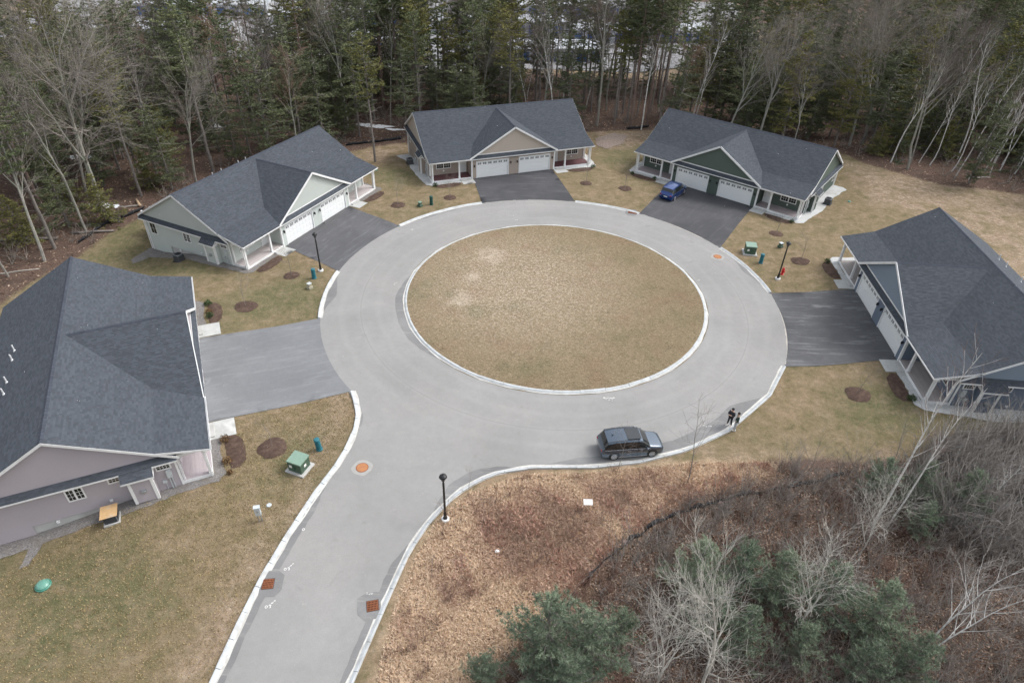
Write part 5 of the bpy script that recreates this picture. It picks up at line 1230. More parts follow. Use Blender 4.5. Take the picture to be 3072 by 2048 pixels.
# ------------------------------------------------------------------ vehicles
def car(paint, lab, loc, rz, L=5.3, W=2.08, H=1.86, roofglass=False, name='parked_car', seed=0):
    r = empty(name, loc, rz, lab, 'car')
    hl = L / 2
    # stations: x, halfwidth sill, halfwidth belt, halfwidth roof, z sill, z belt, z roof
    st = [(-hl, .80, .82, .76, .48, .86, .95), (-hl + .08, .92, .95, .86, .34, 1.04, 1.12), (-hl + .24, .96, .98, .84, .30, 1.12, 1.36), (-hl + .50, .98, 1.0, .83, .30, 1.14, 1.76), (-hl + 1.15, 1.0, 1.01, .84, .28, 1.14, 1.86),
          (-hl + 2.2, 1.0, 1.01, .85, .27, 1.12, 1.89), (-hl + 3.0, 1.0, 1.01, .84, .27, 1.10, 1.86), (-hl + 3.40, 1.0, 1.01, .82, .27, 1.09, 1.75), (-hl + 4.02, 1.0, 1.0, .88, .28, 1.08, 1.24), (-hl + 4.3, .99, .98, .86, .30, 1.06, 1.15),
          (hl - .40, .97, .94, .82, .32, 1.0, 1.06), (hl - .12, .92, .88, .70, .34, .86, .94), (hl, .78, .74, .56, .44, .74, .78)]
    sx = L / 5.3; ring = []
    for x, ws, wb, wr, zs, zb, zr in st:
        k = W / 2.08; kz = H / 1.86; ws *= k; wb *= k; wr *= k; zs *= kz; zb *= kz; zr *= kz
        half = [(ws * .8, zs - .04), (ws, zs + .04), (wb * 1.015, zs + (zb - zs) * .45), (wb, zb - .06), (wb * .975, zb), (wr * 1.0 + (wb * .975 - wr) * .06, zr - (zr - zb) * .12), (wr * .93, zr), (wr * .5, zr + .025), (0, zr + .035)]
        pts = [(x, -a, z) for a, z in half] + [(x, a, z) for a, z in half[-2::-1]]
        ring.append(pts)
    n = len(ring[0]); body = MB(); glass = MB(); vs = [p for rg in ring for p in rg]
    bf = []; gf = []
    for i in range(len(ring) - 1):
        for j in range(n - 1):
            f = (i * n + j, i * n + j + 1, (i + 1) * n + j + 1, (i + 1) * n + j)
            js = min(j, n - 2 - j)
            g = False
            if 2 <= i <= 7 and js == 4: g = True
            if i in (7,) and js in (5, 6, 7): g = True
            if i in (2,) and js in (5, 6, 7): g = True
            (gf if g else bf).append(f)
    bf.append(tuple(range(n - 1, -1, -1))); bf.append(tuple((len(ring) - 1) * n + j for j in range(n)))
    for i in range(len(ring) - 1): bf.append((i * n, (i + 1) * n, (i + 1) * n + n - 1, i * n + n - 1))
    body.add(vs, bf); bo = body.build('body', paint, r, smooth=False)
    glass.add(vs, gf); go = glass.build('window_glass', mat('car_glass', (.015, .018, .02), .05, spec=.8), r)
    for o in (bo, go):
        o.data.polygons.foreach_set('use_smooth', [True] * len(o.data.polygons))
        b = bmesh.new(); b.from_mesh(o.data); bmesh.ops.remove_doubles(b, verts=b.verts, dist=.0005); b.to_mesh(o.data); b.free()
    if hasattr(bo.data, 'set_sharp_from_angle'): bo.data.set_sharp_from_angle(angle=radians(38))
    CH = mat('chrome', (.62, .63, .65), .2, metal=.9)
    k = W / 2.08; kz = H / 1.86
    # pillars
    for s in (-1, 1):
        p = MB()
        for i, w_ in ((4, .07), (6, .08)):
            a = ring[i][4] if s < 0 else ring[i][n - 5]; b = ring[i][6] if s < 0 else ring[i][n - 7]
            p.bar((a[0], a[1] * 1.003, a[2]), (b[0] + .02, b[1] * 1.01, b[2] - .02), w_, .03, (1, 0, 0))
        p.build('pillar', BLACK, r)
        q = MB(); pts = [(ring[i][6][0], s * abs(ring[i][6][1]) * .98, ring[i][6][2] + .06) for i in range(3, 8 - 1)]
        q.tube(pts, .022, 6); 
        for i in (0, 3): q.bar(pts[i], (pts[i][0], pts[i][1], pts[i][2] - .08), .04)
        q.build('roof_rail', BLACK, r)
        q = MB(); pts = [(ring[i][4][0], s * (abs(ring[i][4][1]) + .012), ring[i][4][2] + .005) for i in range(2, 9)]; q.tube(pts, .014, 5); q.build('window_trim', CH, r)
        q = MB(); q.box(-hl + 1.45, hl - 1.45, s * 1.0 * k - .03, s * 1.0 * k + .03, .30 * kz, .345 * kz); q.build('sill_trim', CH, r)
        # mirror
        q = MB(); mx = hl - 1.55; q.bevbox(mx - .08, mx + .1, min(s * 1.0, s * 1.22) * k, max(s * 1.0, s * 1.22) * k, 1.10 * kz, 1.26 * kz, .04); q.build('mirror', paint, r)
        # lamps
        q = MB(); hlp = [ring[11][3], ring[11][4]]; q.bevbox(hl - .36, hl - .10, min(s * .52, s * .86) * k, max(s * .52, s * .86) * k, .76 * kz, .88 * kz, .03); q.build('headlight', mat('headlamp', (.55, .58, .60), .1), r)
        q = MB(); q.bevbox(-hl - .005, -hl + .2, min(s * .62, s * .86) * k, max(s * .62, s * .86) * k, .95 * kz, 1.03 * kz, .02); q.build('tail_light', mat('tail_lamp_red', (.35, .01, .012), .2), r)
        # door seams and handles
        q = MB()
        for sxp in (-hl + 2.05, -hl + 3.05, -hl + 3.95): q.box(sxp - .008, sxp + .008, s * 1.032 * k - .004, s * 1.032 * k + .004, .40 * kz, 1.05 * kz)
        q.build('door_seam', BLACK, r)
        for hx in (-hl + 2.2, -hl + 3.2):
            q = MB(); q.box(hx, hx + .2, s * 1.035 * k - .015, s * 1.035 * k + .015, .93 * kz, .96 * kz); q.build('door_handle', CH, r)
        for wx in (-hl + 1.08, hl - 1.02):
            wr_ = .39 * kz; wc = (wx, s * (1.0 * k - .13), wr_)
            a = MB(); a.v = []; pr = []
            for t in np.linspace(0, pi, 13): pr.append((wx + cos(t) * (wr_ + .075), wr_ + sin(t) * (wr_ + .075)))
            vs2 = [(p[0], s * (1.012 * k), p[1]) for p in pr] + [(p[0], s * (1.0 * k - .28), p[1]) for p in pr] + [(p[0], s * (1.022 * k), wr_ + (p[1] - wr_) * 1.0) for p in pr]
            fs2 = [tuple(range(26, 39))] if False else []
            a.add([(p[0], s * 1.036 * k, p[1]) for p in pr] + [(wx + cos(t) * (wr_ + .02), s * 1.036 * k, wr_ + sin(t) * (wr_ + .02)) for t in np.linspace(0, pi, 13)], [(i, i + 1, 13 + i + 1, 13 + i) for i in range(12)]); a.build('wheel_arch', BLACK, r, fix=False)
            w_ = empty_child('wheel', (wx, s * (1.0 * k - .10), wr_), r)
    return r
def wheel_mesh():
    pass
def empty_child(name, loc, parent):
    # tyre is the part mesh, rim and spokes its sub-parts
    s = 1 if loc[1] > 0 else -1; R = loc[2]
    prof = [(R * .62, -.11), (R * .95, -.12), (R, -.08), (R, .08), (R * .95, .12), (R * .62, .11)]
    m_ = MB(); n = 22; vs = [(rr * cos(2 * pi * j / n), yy, rr * sin(2 * pi * j / n)) for rr, yy in prof for j in range(n)]
    kk = len(prof); fs = [(i * n + j, i * n + (j + 1) % n, ((i + 1) % kk) * n + (j + 1) % n, ((i + 1) % kk) * n + j) for i in range(kk) for j in range(n)]
    m_.add(vs, fs); o = m_.build('wheel', mat('tyre_rubber', (.02, .02, .021), .8), parent, smooth=False); o.location = loc
    d = MB(); vs = [(.0, s * .02, 0)] + [(R * .64 * cos(2 * pi * j / n), s * .06, R * .64 * sin(2 * pi * j / n)) for j in range(n)]
    d.add(vs, [(0, 1 + j, 1 + (j + 1) % n) for j in range(n)]); d.build('brake_disc', mat('brake_dark', (.05, .05, .055), .5), o)
    sp = MB()
    for j in range(10):
        a = 2 * pi * j / 10; sp.bar((cos(a) * .05, s * .10, sin(a) * .05), (cos(a) * R * .62, s * .115, sin(a) * R * .62), .045, .03, (0, 1, 0))
    sp.tube([(R * .63 * cos(t), s * .115, R * .63 * sin(t)) for t in np.linspace(0, 2 * pi, 23)], .018, 5); sp.build('rim', mat('alloy', (.55, .56, .58), .3, metal=.7), o)
    return o
PBLK = mat('black_car_paint', (.075, .105, .145), .16, metal=.6, var=.05, coat=1.0, spec=.6)
PBLU = mat('blue_car_paint', (.004, .042, .20), .22, metal=.5, var=.05, coat=1.0, spec=.6)
cx, cy = 10.15 - .15, 37.65 + 1.0
c1 = car(PBLK, 'black car with glass sunroof parked at the kerb below the island', (cx, cy, Tz(cx, cy) + .035), radians(8.5))
g = MB(); g.slab([(-.5, -.66, 1.955), (.62, -.65, 1.94), (.62, .65, 1.94), (-.5, .66, 1.955)], (0, 0, 1), .02); g.build('sunroof', mat('sunroof_glass', (.03, .035, .04), .08, spec=.7), c1)
g = MB(); g.add([(-1.72, 0, 1.88), (-1.5, 0, 1.9), (-1.7, .015, 2.0), (-1.7, -.015, 2.0)], [(0, 1, 2), (0, 1, 3), (0, 2, 3), (1, 2, 3)]); g.build('antenna_fin', BLACK, c1)
g = MB(); g.box(2.60, 2.66, -.5, .5, .45, .72); g.build('grille', BLACK, c1)
bx, by = 22.85 - .35, 88.9 + .35
c2 = car(PBLU, 'dark blue family car parked on the driveway of the dark green house', (bx, by, Tz(bx, by) + .04), radians(54), L=5.2, W=2.1, H=1.9)
g = MB(); g.box(-2.62, -2.60, -.26, .26, .70, .84); g.build('number_plate', PAINTW, c2)

# ------------------------------------------------------------------ people
def skin(name, pts, edges, radii, m_, parent, sub=1):
    me = bpy.data.meshes.new(name); me.from_pydata(pts, edges, []); o = bpy.data.objects.new(name, me); col.objects.link(o); o.parent = parent
    md = o.modifiers.new('s', 'SKIN'); md.use_smooth_shade = True
    sv = me.skin_vertices[0].data
    for i, r_ in enumerate(radii): sv[i].radius = (r_, r_) if not hasattr(r_, '__len__') else r_
    sv[0].use_root = True
    sb = o.modifiers.new('u', 'SUBSURF'); sb.levels = sub; sb.render_levels = sub
    me.materials.append(m_); return o
SKINM = mat('skin', (.50, .32, .24), .6)
def person(x, y, rz, lab, H, jacket, trousers, hair, pose):
    r = empty('person', (x, y, Tz(x, y) + .035), rz, lab, 'person'); k = H / 1.78
    def S(p): return tuple(c * k for c in p)
    # facing +x
    hx = .0
    P = {'pel': (0, 0, .96), 'chest': (.02, 0, 1.32), 'neck': (.02, 0, 1.50), 'head0': (.03, 0, 1.60), 'head1': (.04, 0, 1.72),
         'hL': (0, .10, .92), 'hR': (0, -.10, .92), 'kL': (.03, .12, .50), 'kR': (.03, -.12, .50), 'aL': (0, .14, .09), 'aR': (0, -.14, .09), 'tL': (.16, .16, .04), 'tR': (.16, -.16, .04),
         'sL': (.01, .18, 1.43), 'sR': (.01, -.18, 1.43)}
    if pose == 'phone':
        P.update({'eL': (.06, .26, 1.16), 'eR': (.06, -.26, 1.16), 'wL': (.28, .10, 1.26), 'wR': (.28, -.08, 1.24), 'aL': (-.05, .17, .09), 'tL': (.10, .20, .04), 'head1': (.07, 0, 1.71)})
    else:
        P.update({'eL': (-.03, .25, 1.14), 'eR': (-.03, -.25, 1.14), 'wL': (.10, .20, .96), 'wR': (.10, -.20, .96), 'aR': (.02, -.12, .09), 'kR': (.06, -.11, .50)})
    R = {'pel': .135, 'chest': .15, 'neck': .055, 'head0': .075, 'head1': .085, 'hL': .09, 'hR': .09, 'kL': .062, 'kR': .062, 'aL': .042, 'aR': .042, 'tL': .04, 'tR': .04, 'sL': .065, 'sR': .065, 'eL': .045, 'eR': .045, 'wL': .030, 'wR': .030}
    names = list(P); E = [('pel', 'chest'), ('chest', 'neck'), ('neck', 'head0'), ('head0', 'head1'), ('pel', 'hL'), ('pel', 'hR'), ('hL', 'kL'), ('hR', 'kR'), ('kL', 'aL'), ('kR', 'aR'), ('aL', 'tL'), ('aR', 'tR'), ('chest', 'sL'), ('chest', 'sR'), ('sL', 'eL'), ('sR', 'eR'), ('eL', 'wL'), ('eR', 'wR')]
    pts = [P[q] for q in names]; rad = [R[q] for q in names]; ed = [(names.index(a), names.index(b)) for a, b in E]
    for s in ('L', 'R'):
        w_ = Vector(P['w' + s]); e_ = Vector(P['e' + s]); d = (w_ - e_).normalized(); sd_ = Vector((0, 1 if s == 'L' else -1, 0)); up = d.cross(sd_).normalized()
        pm = w_ + d * .07; i0 = len(pts); pts.append(tuple(pm)); rad.append((.038, .022)); ed.append((names.index('w' + s), i0))
        for f in range(4):
            off = sd_ * (f - 1.5) * .02; b = pm + d * .03 + off; Lf = (.075, .085, .08, .06)[f]
            a1 = b + d * Lf * .5; a2 = a1 + (d * .6 + up * -.6).normalized() * Lf * .5
            j = len(pts); pts += [tuple(b), tuple(a1), tuple(a2)]; rad += [.011, .010, .008]; ed += [(i0, j), (j, j + 1), (j + 1, j + 2)]
        j = len(pts); tb = w_ + d * .03 - sd_ * .035; pts += [tuple(tb), tuple(tb + (d - sd_ * .6).normalized() * .05)]; rad += [.013, .010]; ed += [(names.index('w' + s), j), (j, j + 1)]
    body = skin('body', [S(p) for p in pts], ed, [(q[0] * k, q[1] * k) if hasattr(q, '__len__') else q * k for q in rad], SKINM, r)
    def cloth(nm, keys, E2, grow, m_, over={}):
        pp = {q: over.get(q, P[q]) for q in keys}; nn = list(pp)
        skin(nm, [S(pp[q]) for q in nn], [(nn.index(a), nn.index(b)) for a, b in E2], [(R[q] + grow) * k for q in nn], m_, r)
    lerp = lambda a, b, t: tuple(Vector(P[a]).lerp(Vector(P[b]), t))
    cloth('jacket', ['pel', 'chest', 'neck', 'sL', 'sR', 'eL', 'eR', 'wL', 'wR'], [('pel', 'chest'), ('chest', 'neck'), ('chest', 'sL'), ('chest', 'sR'), ('sL', 'eL'), ('sR', 'eR'), ('eL', 'wL'), ('eR', 'wR')], .022, jacket, {'neck': (.02, 0, 1.47), 'wL': lerp('eL', 'wL', .92), 'wR': lerp('eR', 'wR', .92)})
    cloth('trousers', ['pel', 'hL', 'hR', 'kL', 'kR', 'aL', 'aR'], [('pel', 'hL'), ('pel', 'hR'), ('hL', 'kL'), ('hR', 'kR'), ('kL', 'aL'), ('kR', 'aR')], .016, trousers)
    for s in ('L', 'R'):
        a = Vector(P['a' + s]); t = Vector(P['t' + s]); m_ = MB(); d = (t - a); d.z = 0; d.normalize(); n = Vector((-d.y, d.x, 0)); vs = []
        for f, w_, h in ((-.09, .045, .10), (.0, .05, .11), (.10, .055, .075), (.19, .04, .05)):
            for q, z in ((-w_, 0), (w_, 0), (w_ * .8, h), (-w_ * .8, h)): vs.append(S(a.to_2d().to_3d() + d * f + n * q + Vector((0, 0, z))))
        fs = [(0, 1, 2, 3), (15, 14, 13, 12)] + [(i * 4 + j, i * 4 + (j + 1) % 4, i * 4 + 4 + (j + 1) % 4, i * 4 + 4 + j) for i in range(3) for j in range(4)]
        m_.add(vs, fs).build('shoe', mat('white_shoe', (.78, .78, .77), .6), r)
    hc = Vector(P['head1']); m_ = MB(); m_.lathe([(.085 * k, -.03 * k), (.108 * k, .0), (.108 * k, .05 * k), (.085 * k, .10 * k), (.04 * k, .128 * k)], 12, S((hc.x - .018, 0, hc.z))); m_.build('hair', hair, r, smooth=True)
    f = MB(); fx = hc.x + .082
    f.add([S((fx, -.015, hc.z - .02)), S((fx, .015, hc.z - .02)), S((fx + .028, 0, hc.z - .035)), S((fx, 0, hc.z + .02))], [(0, 1, 2), (0, 2, 3), (1, 3, 2)]); f.build('nose', SKINM, r)
    for s in (-1, 1): MB().lathe([(.008, 0), (.012, .006), (.006, .012)], 6, S((fx - .004, s * .033, hc.z + .005))).build('eye', BLACK, r); MB().box(*[c * k for c in (hc.x - .015, hc.x + .015)], *sorted([s * .085 * k, s * .10 * k]), (hc.z - .04) * k, (hc.z + .02) * k).build('ear', SKINM, r)
    MB().box((fx - .012) * k, (fx + .003) * k, -.022 * k, .022 * k, (hc.z - .065) * k, (hc.z - .055) * k).build('mouth', mat('lip', (.35, .12, .10), .6), r)
    if pose == 'phone':
        pass
    return r
x1, y1 = at(1673.5, 977); x2, y2 = at(1687, 987)
DK = mat('black_cloth', (.016, .017, .022), .85); 
person(x1, y1, radians(222), 'person in black clothes and white shoes, arms folded, standing by the kerb', 2.0, mat('charcoal_jacket', (.03, .033, .042), .85, var=.4, scale=6), DK, mat('black_hair', (.012, .010, .010), .6), 'phone')
person(x2, y2, radians(165), 'person in a dark green jacket and light grey trousers by the kerb', 1.95, mat('green_jacket', (.018, .042, .032), .85), mat('grey_trousers', (.42, .44, .48), .85), mat('dark_brown_hair', (.02, .013, .010), .6), 'stand')

# ------------------------------------------------------------------ silt fences, sign, rocks
def silt(pxs, lab, h=.55):
    P = resample([at(*p) for p in pxs], .45, False); m_ = MB(); vs = []
    for i, (x, y) in enumerate(P):
        hh = h * (.45 + .35 * abs(sin(i * .7)) + .25 * rnd.random()); lx, ly = rnd.uniform(-.22, .22), rnd.uniform(-.22, .22); z = Tz(x, y)
        vs += [(x - .12, y, z - .05), (x + lx * .4, y + ly * .4, z + hh * .6), (x + lx, y + ly + .1, z + hh)]
    fs = []
    for i in range(len(P) - 1):
        for j in range(2): fs.append((i * 3 + j, i * 3 + j + 1, i * 3 + j + 4, i * 3 + j + 3))
    r = empty('silt_fence', (0, 0, 0), 0, lab, 'fence', 'sagging black silt fences'); o = m_.add(vs, fs).build('fabric', FABRIC, r, fix=False, smooth=True)
    sm = o.modifiers.new('t', 'SOLIDIFY'); sm.thickness = .02
    for i in range(0, len(P), 5):
        x, y = P[i]; z = Tz(x, y); MB().bar((x, y, z - .1), (x + rnd.uniform(-.1, .1), y + rnd.uniform(-.1, .1), z + .7), .035).build('stake', TWIGD, r)
silt([(1340, 1345), (1365, 1315), (1385, 1290), (1440, 1250), (1490, 1215), (1560, 1180), (1640, 1158), (1700, 1140), (1760, 1130), (1860, 1112), (1940, 1090)], 'sagging black silt fence in the brush at the lower right', .34)
silt([(180, 560), (205, 545), (235, 522), (262, 508), (300, 495), (330, 482)], 'black silt fence behind the lavender-grey house')
silt([(795, 335), (830, 331), (870, 327), (925, 320)], 'black silt fence at the wood edge between sage and beige houses')
silt([(1440, 298), (1470, 296), (1490, 292)], 'black silt fence at the wood edge right of the beige house')
x, y = at(1352, 1172); r = empty('white_sign', (x, y, Tz(x, y)), 0, 'small white board on a bent stake in the rough meadow', 'sign')
MB().bar((.0, .0, -.1), (-.12, .08, .75), .04).build('stake', mat('pale_wood', (.62, .58, .5), .8), r)
b = MB(); b.slab([(-.45, -.10, .78), (.22, -.10, .78), (.22, .30, .95), (-.45, .30, .95)], (0, -.4, .9), .02); b.build('board', DOORW, r)
def rock(px, py, s, lab, m_=ROCK):
    x, y = at(px, py); g_ = random.Random(int(px * 3)); b = bmesh.new(); bmesh.ops.create_icosphere(b, subdivisions=2, radius=s)
    for v in b.verts: v.co *= g_.uniform(.82, 1.12); v.co.z *= .7
    me = bpy.data.meshes.new('rock'); b.to_mesh(me); b.free(); me.materials.append(m_); o = bpy.data.objects.new('rock', me); col.objects.link(o); o.location = (x, y, Tz(x, y) + s * .2); tag(o, lab, 'rock', 'rocks in the brush')
rock(1435, 1247, .26, 'pinkish rock touching the black silt fence'); rock(1655, 1158, .3, 'pinkish rock at the upper stretch of the silt fence'); rock(1142, 1266, .17, 'white lump of plastic in the rough meadow', SNOW)

# ------------------------------------------------------------------ storage buildings beyond the wood
SWALL = mat('storage_wall_white', (.44, .46, .49), .6, dirt=(.6, .6, .6)); SROOF = mat('storage_roof_white', (.46, .49, .53), .5, dirt=(.62, .64, .66)); BLUED = mat('storage_door_blue', (.035, .125, .33), .5)
def storage(cx, cy, L, W, rz, lab, hz=3.0):
    r = empty('storage_building', (cx, cy, Tz(cx, cy)), rz, lab, 'building', 'white storage buildings beyond the wood')
    MB().box(-L / 2, L / 2, -W / 2, W / 2, -1, hz).build('wall', SWALL, r)
    m_ = MB(); m_.add([(-L / 2 - .2, -W / 2 - .2, hz), (L / 2 + .2, -W / 2 - .2, hz), (L / 2 + .2, W / 2 + .2, hz), (-L / 2 - .2, W / 2 + .2, hz), (-L / 2 - .2, 0, hz + 1.0), (L / 2 + .2, 0, hz + 1.0)], [(0, 1, 5, 4), (2, 3, 4, 5), (0, 4, 3), (1, 2, 5), (0, 3, 2, 1)]); m_.build('roof', SROOF, r)
    n = int(L / 3.4); me = None
    for i in range(n):
        x = -L / 2 + (i + .5) * L / n
        if me is None:
            d = MB(); d.box(-1.1, 1.1, -.06, 0, .05, 2.2)
            for k in range(5): d.box(-1.1, 1.1, -.08, -.06, .2 + k * .45, .24 + k * .45)
            o = d.build('roller_door', BLUED, r); me = o.data
        else: o = bpy.data.objects.new('roller_door', me); col.objects.link(o); o.parent = r
        o.location = (x, -W / 2, 0)
for i, (cx, cy, L, W, rz, lab) in enumerate([(2, 168, 34, 9, .12, 'nearest white storage building with blue doors, seen between the trunks behind the beige house'), (32, 190, 40, 9, .12, 'white storage building behind and right of the nearest one'), (-6, 196, 34, 9, .12, 'white storage building in the second row behind the beige house'),
        (-44, 172, 30, 9, .1, 'white storage building seen through bare trees above the sage house'), (-50, 200, 34, 9, .1, 'far white storage building above the sage house'), (-88, 176, 34, 9, .08, 'white storage building seen through pines at the upper left'), (-118, 164, 30, 9, .05, 'white storage building nearest the upper left corner'),
        (-90, 206, 36, 9, .08, 'farthest white storage building at the upper left'), (20, 222, 46, 9, .12, 'white storage building in the third row at the top edge')]):
    storage(cx, cy, L, W, rz, lab)
sheet('storage_yard_paving', [(-135, 152), (-60, 158), (-20, 156), (26, 158), (62, 176), (70, 245), (-140, 245)], asphalt('yard_asphalt', (.22, .22, .23), (.30, .30, .31)), .12, step=12, edge=8, kind='structure')
# old snow lying on the woodland floor
for i, (px, py, rx, ry) in enumerate([(865, 291, 3.0, .5), (905, 298, 1.6, .35), (835, 286, 1.4, .3), (500, 290, 1.5, .6), (232, 471, 1.5, .5), (262, 474, .9, .3), (825, 88, 5, 1.6), (1195, 120, 4, 1), (1050, 160, 4, .9), (1260, 150, 3, .7), (185, 360, 2, .6), (848, 287, 1.2, .3)]):
    x, y = at(px, py); pl = [(x + rx * cos(t) * (1 + .3 * sin(3 * t + i)), y + ry * 1.6 * sin(t) * (1 + .3 * cos(5 * t + i))) for t in np.linspace(0, 2 * pi, 22, endpoint=False)]
    sheet('snow_patch', pl, SNOW, .05, step=1, edge=.5, jit=.1, kind='stuff')

# ------------------------------------------------------------------ named trees
fb_grp = 'trees at the edge of the wood'
NAMED = [(BIG, 228, 485, 1.05, 'large pale forked bare tree in the wood left of the sage house'), (BARE[3], 200, 535, 1.1, 'thin leaning bare tree behind the silt fence at the left'), (BARE[1], 102, 600, 1.0, 'thick bare trunk at the left edge above the lavender roof'),
         (BARE[3], 20, 635, .9, 'bare trunk cut by the left edge of the photo'), (DEADP, 717, 290, .98, 'tall reddish pine trunk with dead side branches above the sage roof'), (PINE[0], 490, 395, 1.0, 'tall straight pine behind the left end of the sage roof'),
         (PINE[3], 575, 355, .95, 'grey pine trunk just behind the vent pipes of the sage roof'), (BARE[1], 800, 300, 1.15, 'slender bare tree leaning left between sage and beige houses'), (PINE[1], 862, 372, .9, 'pine nearest the lawn between sage and beige houses'),
         (PINE[2], 957, 262, .95, 'pine with bare lower trunk behind the left end of the beige roof'), (DEADP, 1022, 250, .92, 'pine with many dead branches behind the beige roof'), (PINE[0], 1090, 245, .95, 'dense topped pine behind the beige ridge'), (PINE[1], 1180, 240, 1.0, 'thin dark pine right of the middle of the beige ridge'),
         (BARE[4], 1200, 210, 1.0, 'slim bare tree above the beige cross gable'), (PINE[2], 1448, 292, .95, 'grey pine trunk left of the dark green house'), (PINE[2], 1485, 290, 1.02, 'tall pale-barked pine just left of the dark green roof'), (PINE[0], 1340, 235, .9, 'pine behind the right end of the beige roof'),
         (BARE[1], 1655, 345, 1.05, 'bare tree rising behind the middle of the dark green roof'), (BARE[0], 1730, 355, .95, 'bare tree behind the right half of the dark green roof'), (BARE[3], 1810, 372, .9, 'thin bare tree behind the right end of the dark green ridge'),
         (BARE[0], 1950, 335, 1.05, 'bare tree with mossy trunk right of the dark green house'), (BIG, 1980, 330, .98, 'big many-stemmed bare tree at the upper right'), (BARE[2], 2085, 388, .9, 'white-barked leaning tree at the edge of the right lawn')]
for kd, px, py, s, lab in NAMED:
    x, y = at(px, py); nm = 'pine_tree' if kd in PINE or kd is DEADP else 'bare_tree'
    plant(kd, nm, x, y, s, None, lab, 'tree', fb_grp)
for i, (px, py, s, tx) in enumerate([(2040, 350, .95, .05), (2110, 375, .8, .1), (2135, 380, .9, .12), (2195, 405, 1.0, .10), (2225, 412, 1.05, .14), (2185, 395, .95, .16), (2260, 395, .9, .12), (2300, 380, 1.0, .12), (2330, 400, 1.05, .16), (2350, 415, .9, .10), (2280, 350, 1.0, .14), (2320, 330, 1.0, .12), (2200, 340, .9, .12), (2150, 320, 1.0, .1), (2348, 350, 1.0, .12)]):
    x, y = at(px, py); plant((THINB[0], THINB[0], BIRCHK[1])[i % 3], 'birch_tree', x, y, s, rnd.uniform(-.5, .5), 'slender white birch leaning right in the clump at the right edge of the wood', 'tree', 'leaning birches at the right edge of the wood', tilt=(0, tx + .07))
for i, (x, y, k, s, lab) in enumerate([(26.8, 22.3, 1, .95, 'white birch at the lower right with its top in the open'), (26.1, 21.6, 1, .85, 'forked white birch leaning right at the lower right corner'), (27.1, 31.4, 0, 1.02, 'tall thin birch whose top crosses the slate-blue house'), (28.4, 31.6, 0, .85, 'second thin birch crossing the porch of the slate-blue house'), (36.5, 33.5, 1, .55, 'small white birch at the right edge below the slate-blue house')]):
    plant(THINB[k], 'birch_tree', x, y, s, 0.0, lab, 'tree', 'birches in the lower right thicket', tilt=(0, (0, .22, .02, .06, 0)[i]))
plant(PALE, 'bare_tree', 11.9, 19.0, .98, 1.0, 'pale grey many-branched bare tree at the bottom edge', 'tree', 'bare trees in the lower right thicket')
plant(PALE2, 'bare_tree', 18.9, 23.2, 1.0, None, 'twisted pale bare tree among the young pines', 'tree', 'bare trees in the lower right thicket')
plant(PALE2, 'bare_tree', 25.4, 29.2, .85, None, 'spreading grey bare tree above the young pines', 'tree', 'bare trees in the lower right thicket')
plant(PALE2, 'bare_tree', 9.2, 19.2, .98, None, 'pale bare tree just left of the big one at the bottom edge', 'tree', 'bare trees in the lower right thicket')
plant(PALE2, 'bare_tree', 33.0, 20.0, .7, None, 'low spreading bare tree at the bottom right corner', 'tree', 'bare trees in the lower right thicket')
for (x, y, k, s, lab) in [(2.6, 20.3, 0, 1.08, 'big blue-green young pine at the bottom edge'), (4.9, 20.0, 2, .98, 'blue-green young pine right of the big one at the bottom edge'), (-1.0, 18.9, 1, .6, 'small young pine at the bottom edge, left of the big one'), (7.3, 22.0, 1, .58, 'small light green pine right of the big young pine'), (3.6, 17.8, 2, .85, 'young pine cut by the bottom edge below the big one'),
        (12.6, 25.6, 0, .92, 'young pine at the left end of the lower right pine group'), (15.4, 25.6, 2, .95, 'young pine with yellowish top in the lower right pine group'), (18.0, 25.4, 0, .88, 'young pine in the middle of the lower right pine group'), (20.8, 24.4, 2, .95, 'young pine right of the twisted bare tree'),
        (23.6, 23.4, 0, .92, 'young pine at the right end of the lower right pine group'), (24.9, 20.8, 1, .85, 'young pine behind the white birch trunk'), (14.8, 21.8, 2, .8, 'low young pine in front of the lower right pine group'), (21.8, 20.2, 1, .8, 'low young pine near the bottom edge at the right'), (13.0, 22.8, 1, .85, 'young pine behind the pale bare tree at the bottom edge'), (18.6, 21.6, 1, .72, 'low shadowed pine below the twisted bare tree'),
        (28.6, 34.6, 0, .6, 'small pine at the foot of the birches below the slate-blue house'), (31.2, 33.8, 2, .66, 'small pine just below the slate-blue house lawn'), (34.2, 33.0, 0, .7, 'small pine under the grey brush at the right edge'), (30.2, 31.0, 1, .6, 'small pine beside the tall thin birches')]:
    plant(YPINE[k], 'young_pine', x, y, s * (.80 if 12 < x < 26 else .86), None, lab, 'tree', 'young pines in the lower right thicket')
for (bx_, by_, tx_, ty_, lab) in [(8.8, 36.3, 1, 4.6, 'thin bare sapling in front of the black car'), (14.2, 35.3, 0, 7.6, 'tall bare sapling at the kerb left of the two people'), (7.4, 29.2, 0, 4.6, 'whitish bare sapling in the rough meadow near the silt fence')]:
    plant(SAPL[0], 'bare_sapling', bx_, by_, ty_ / 5.5, None, lab, 'sapling', 'bare saplings in the rough meadow')
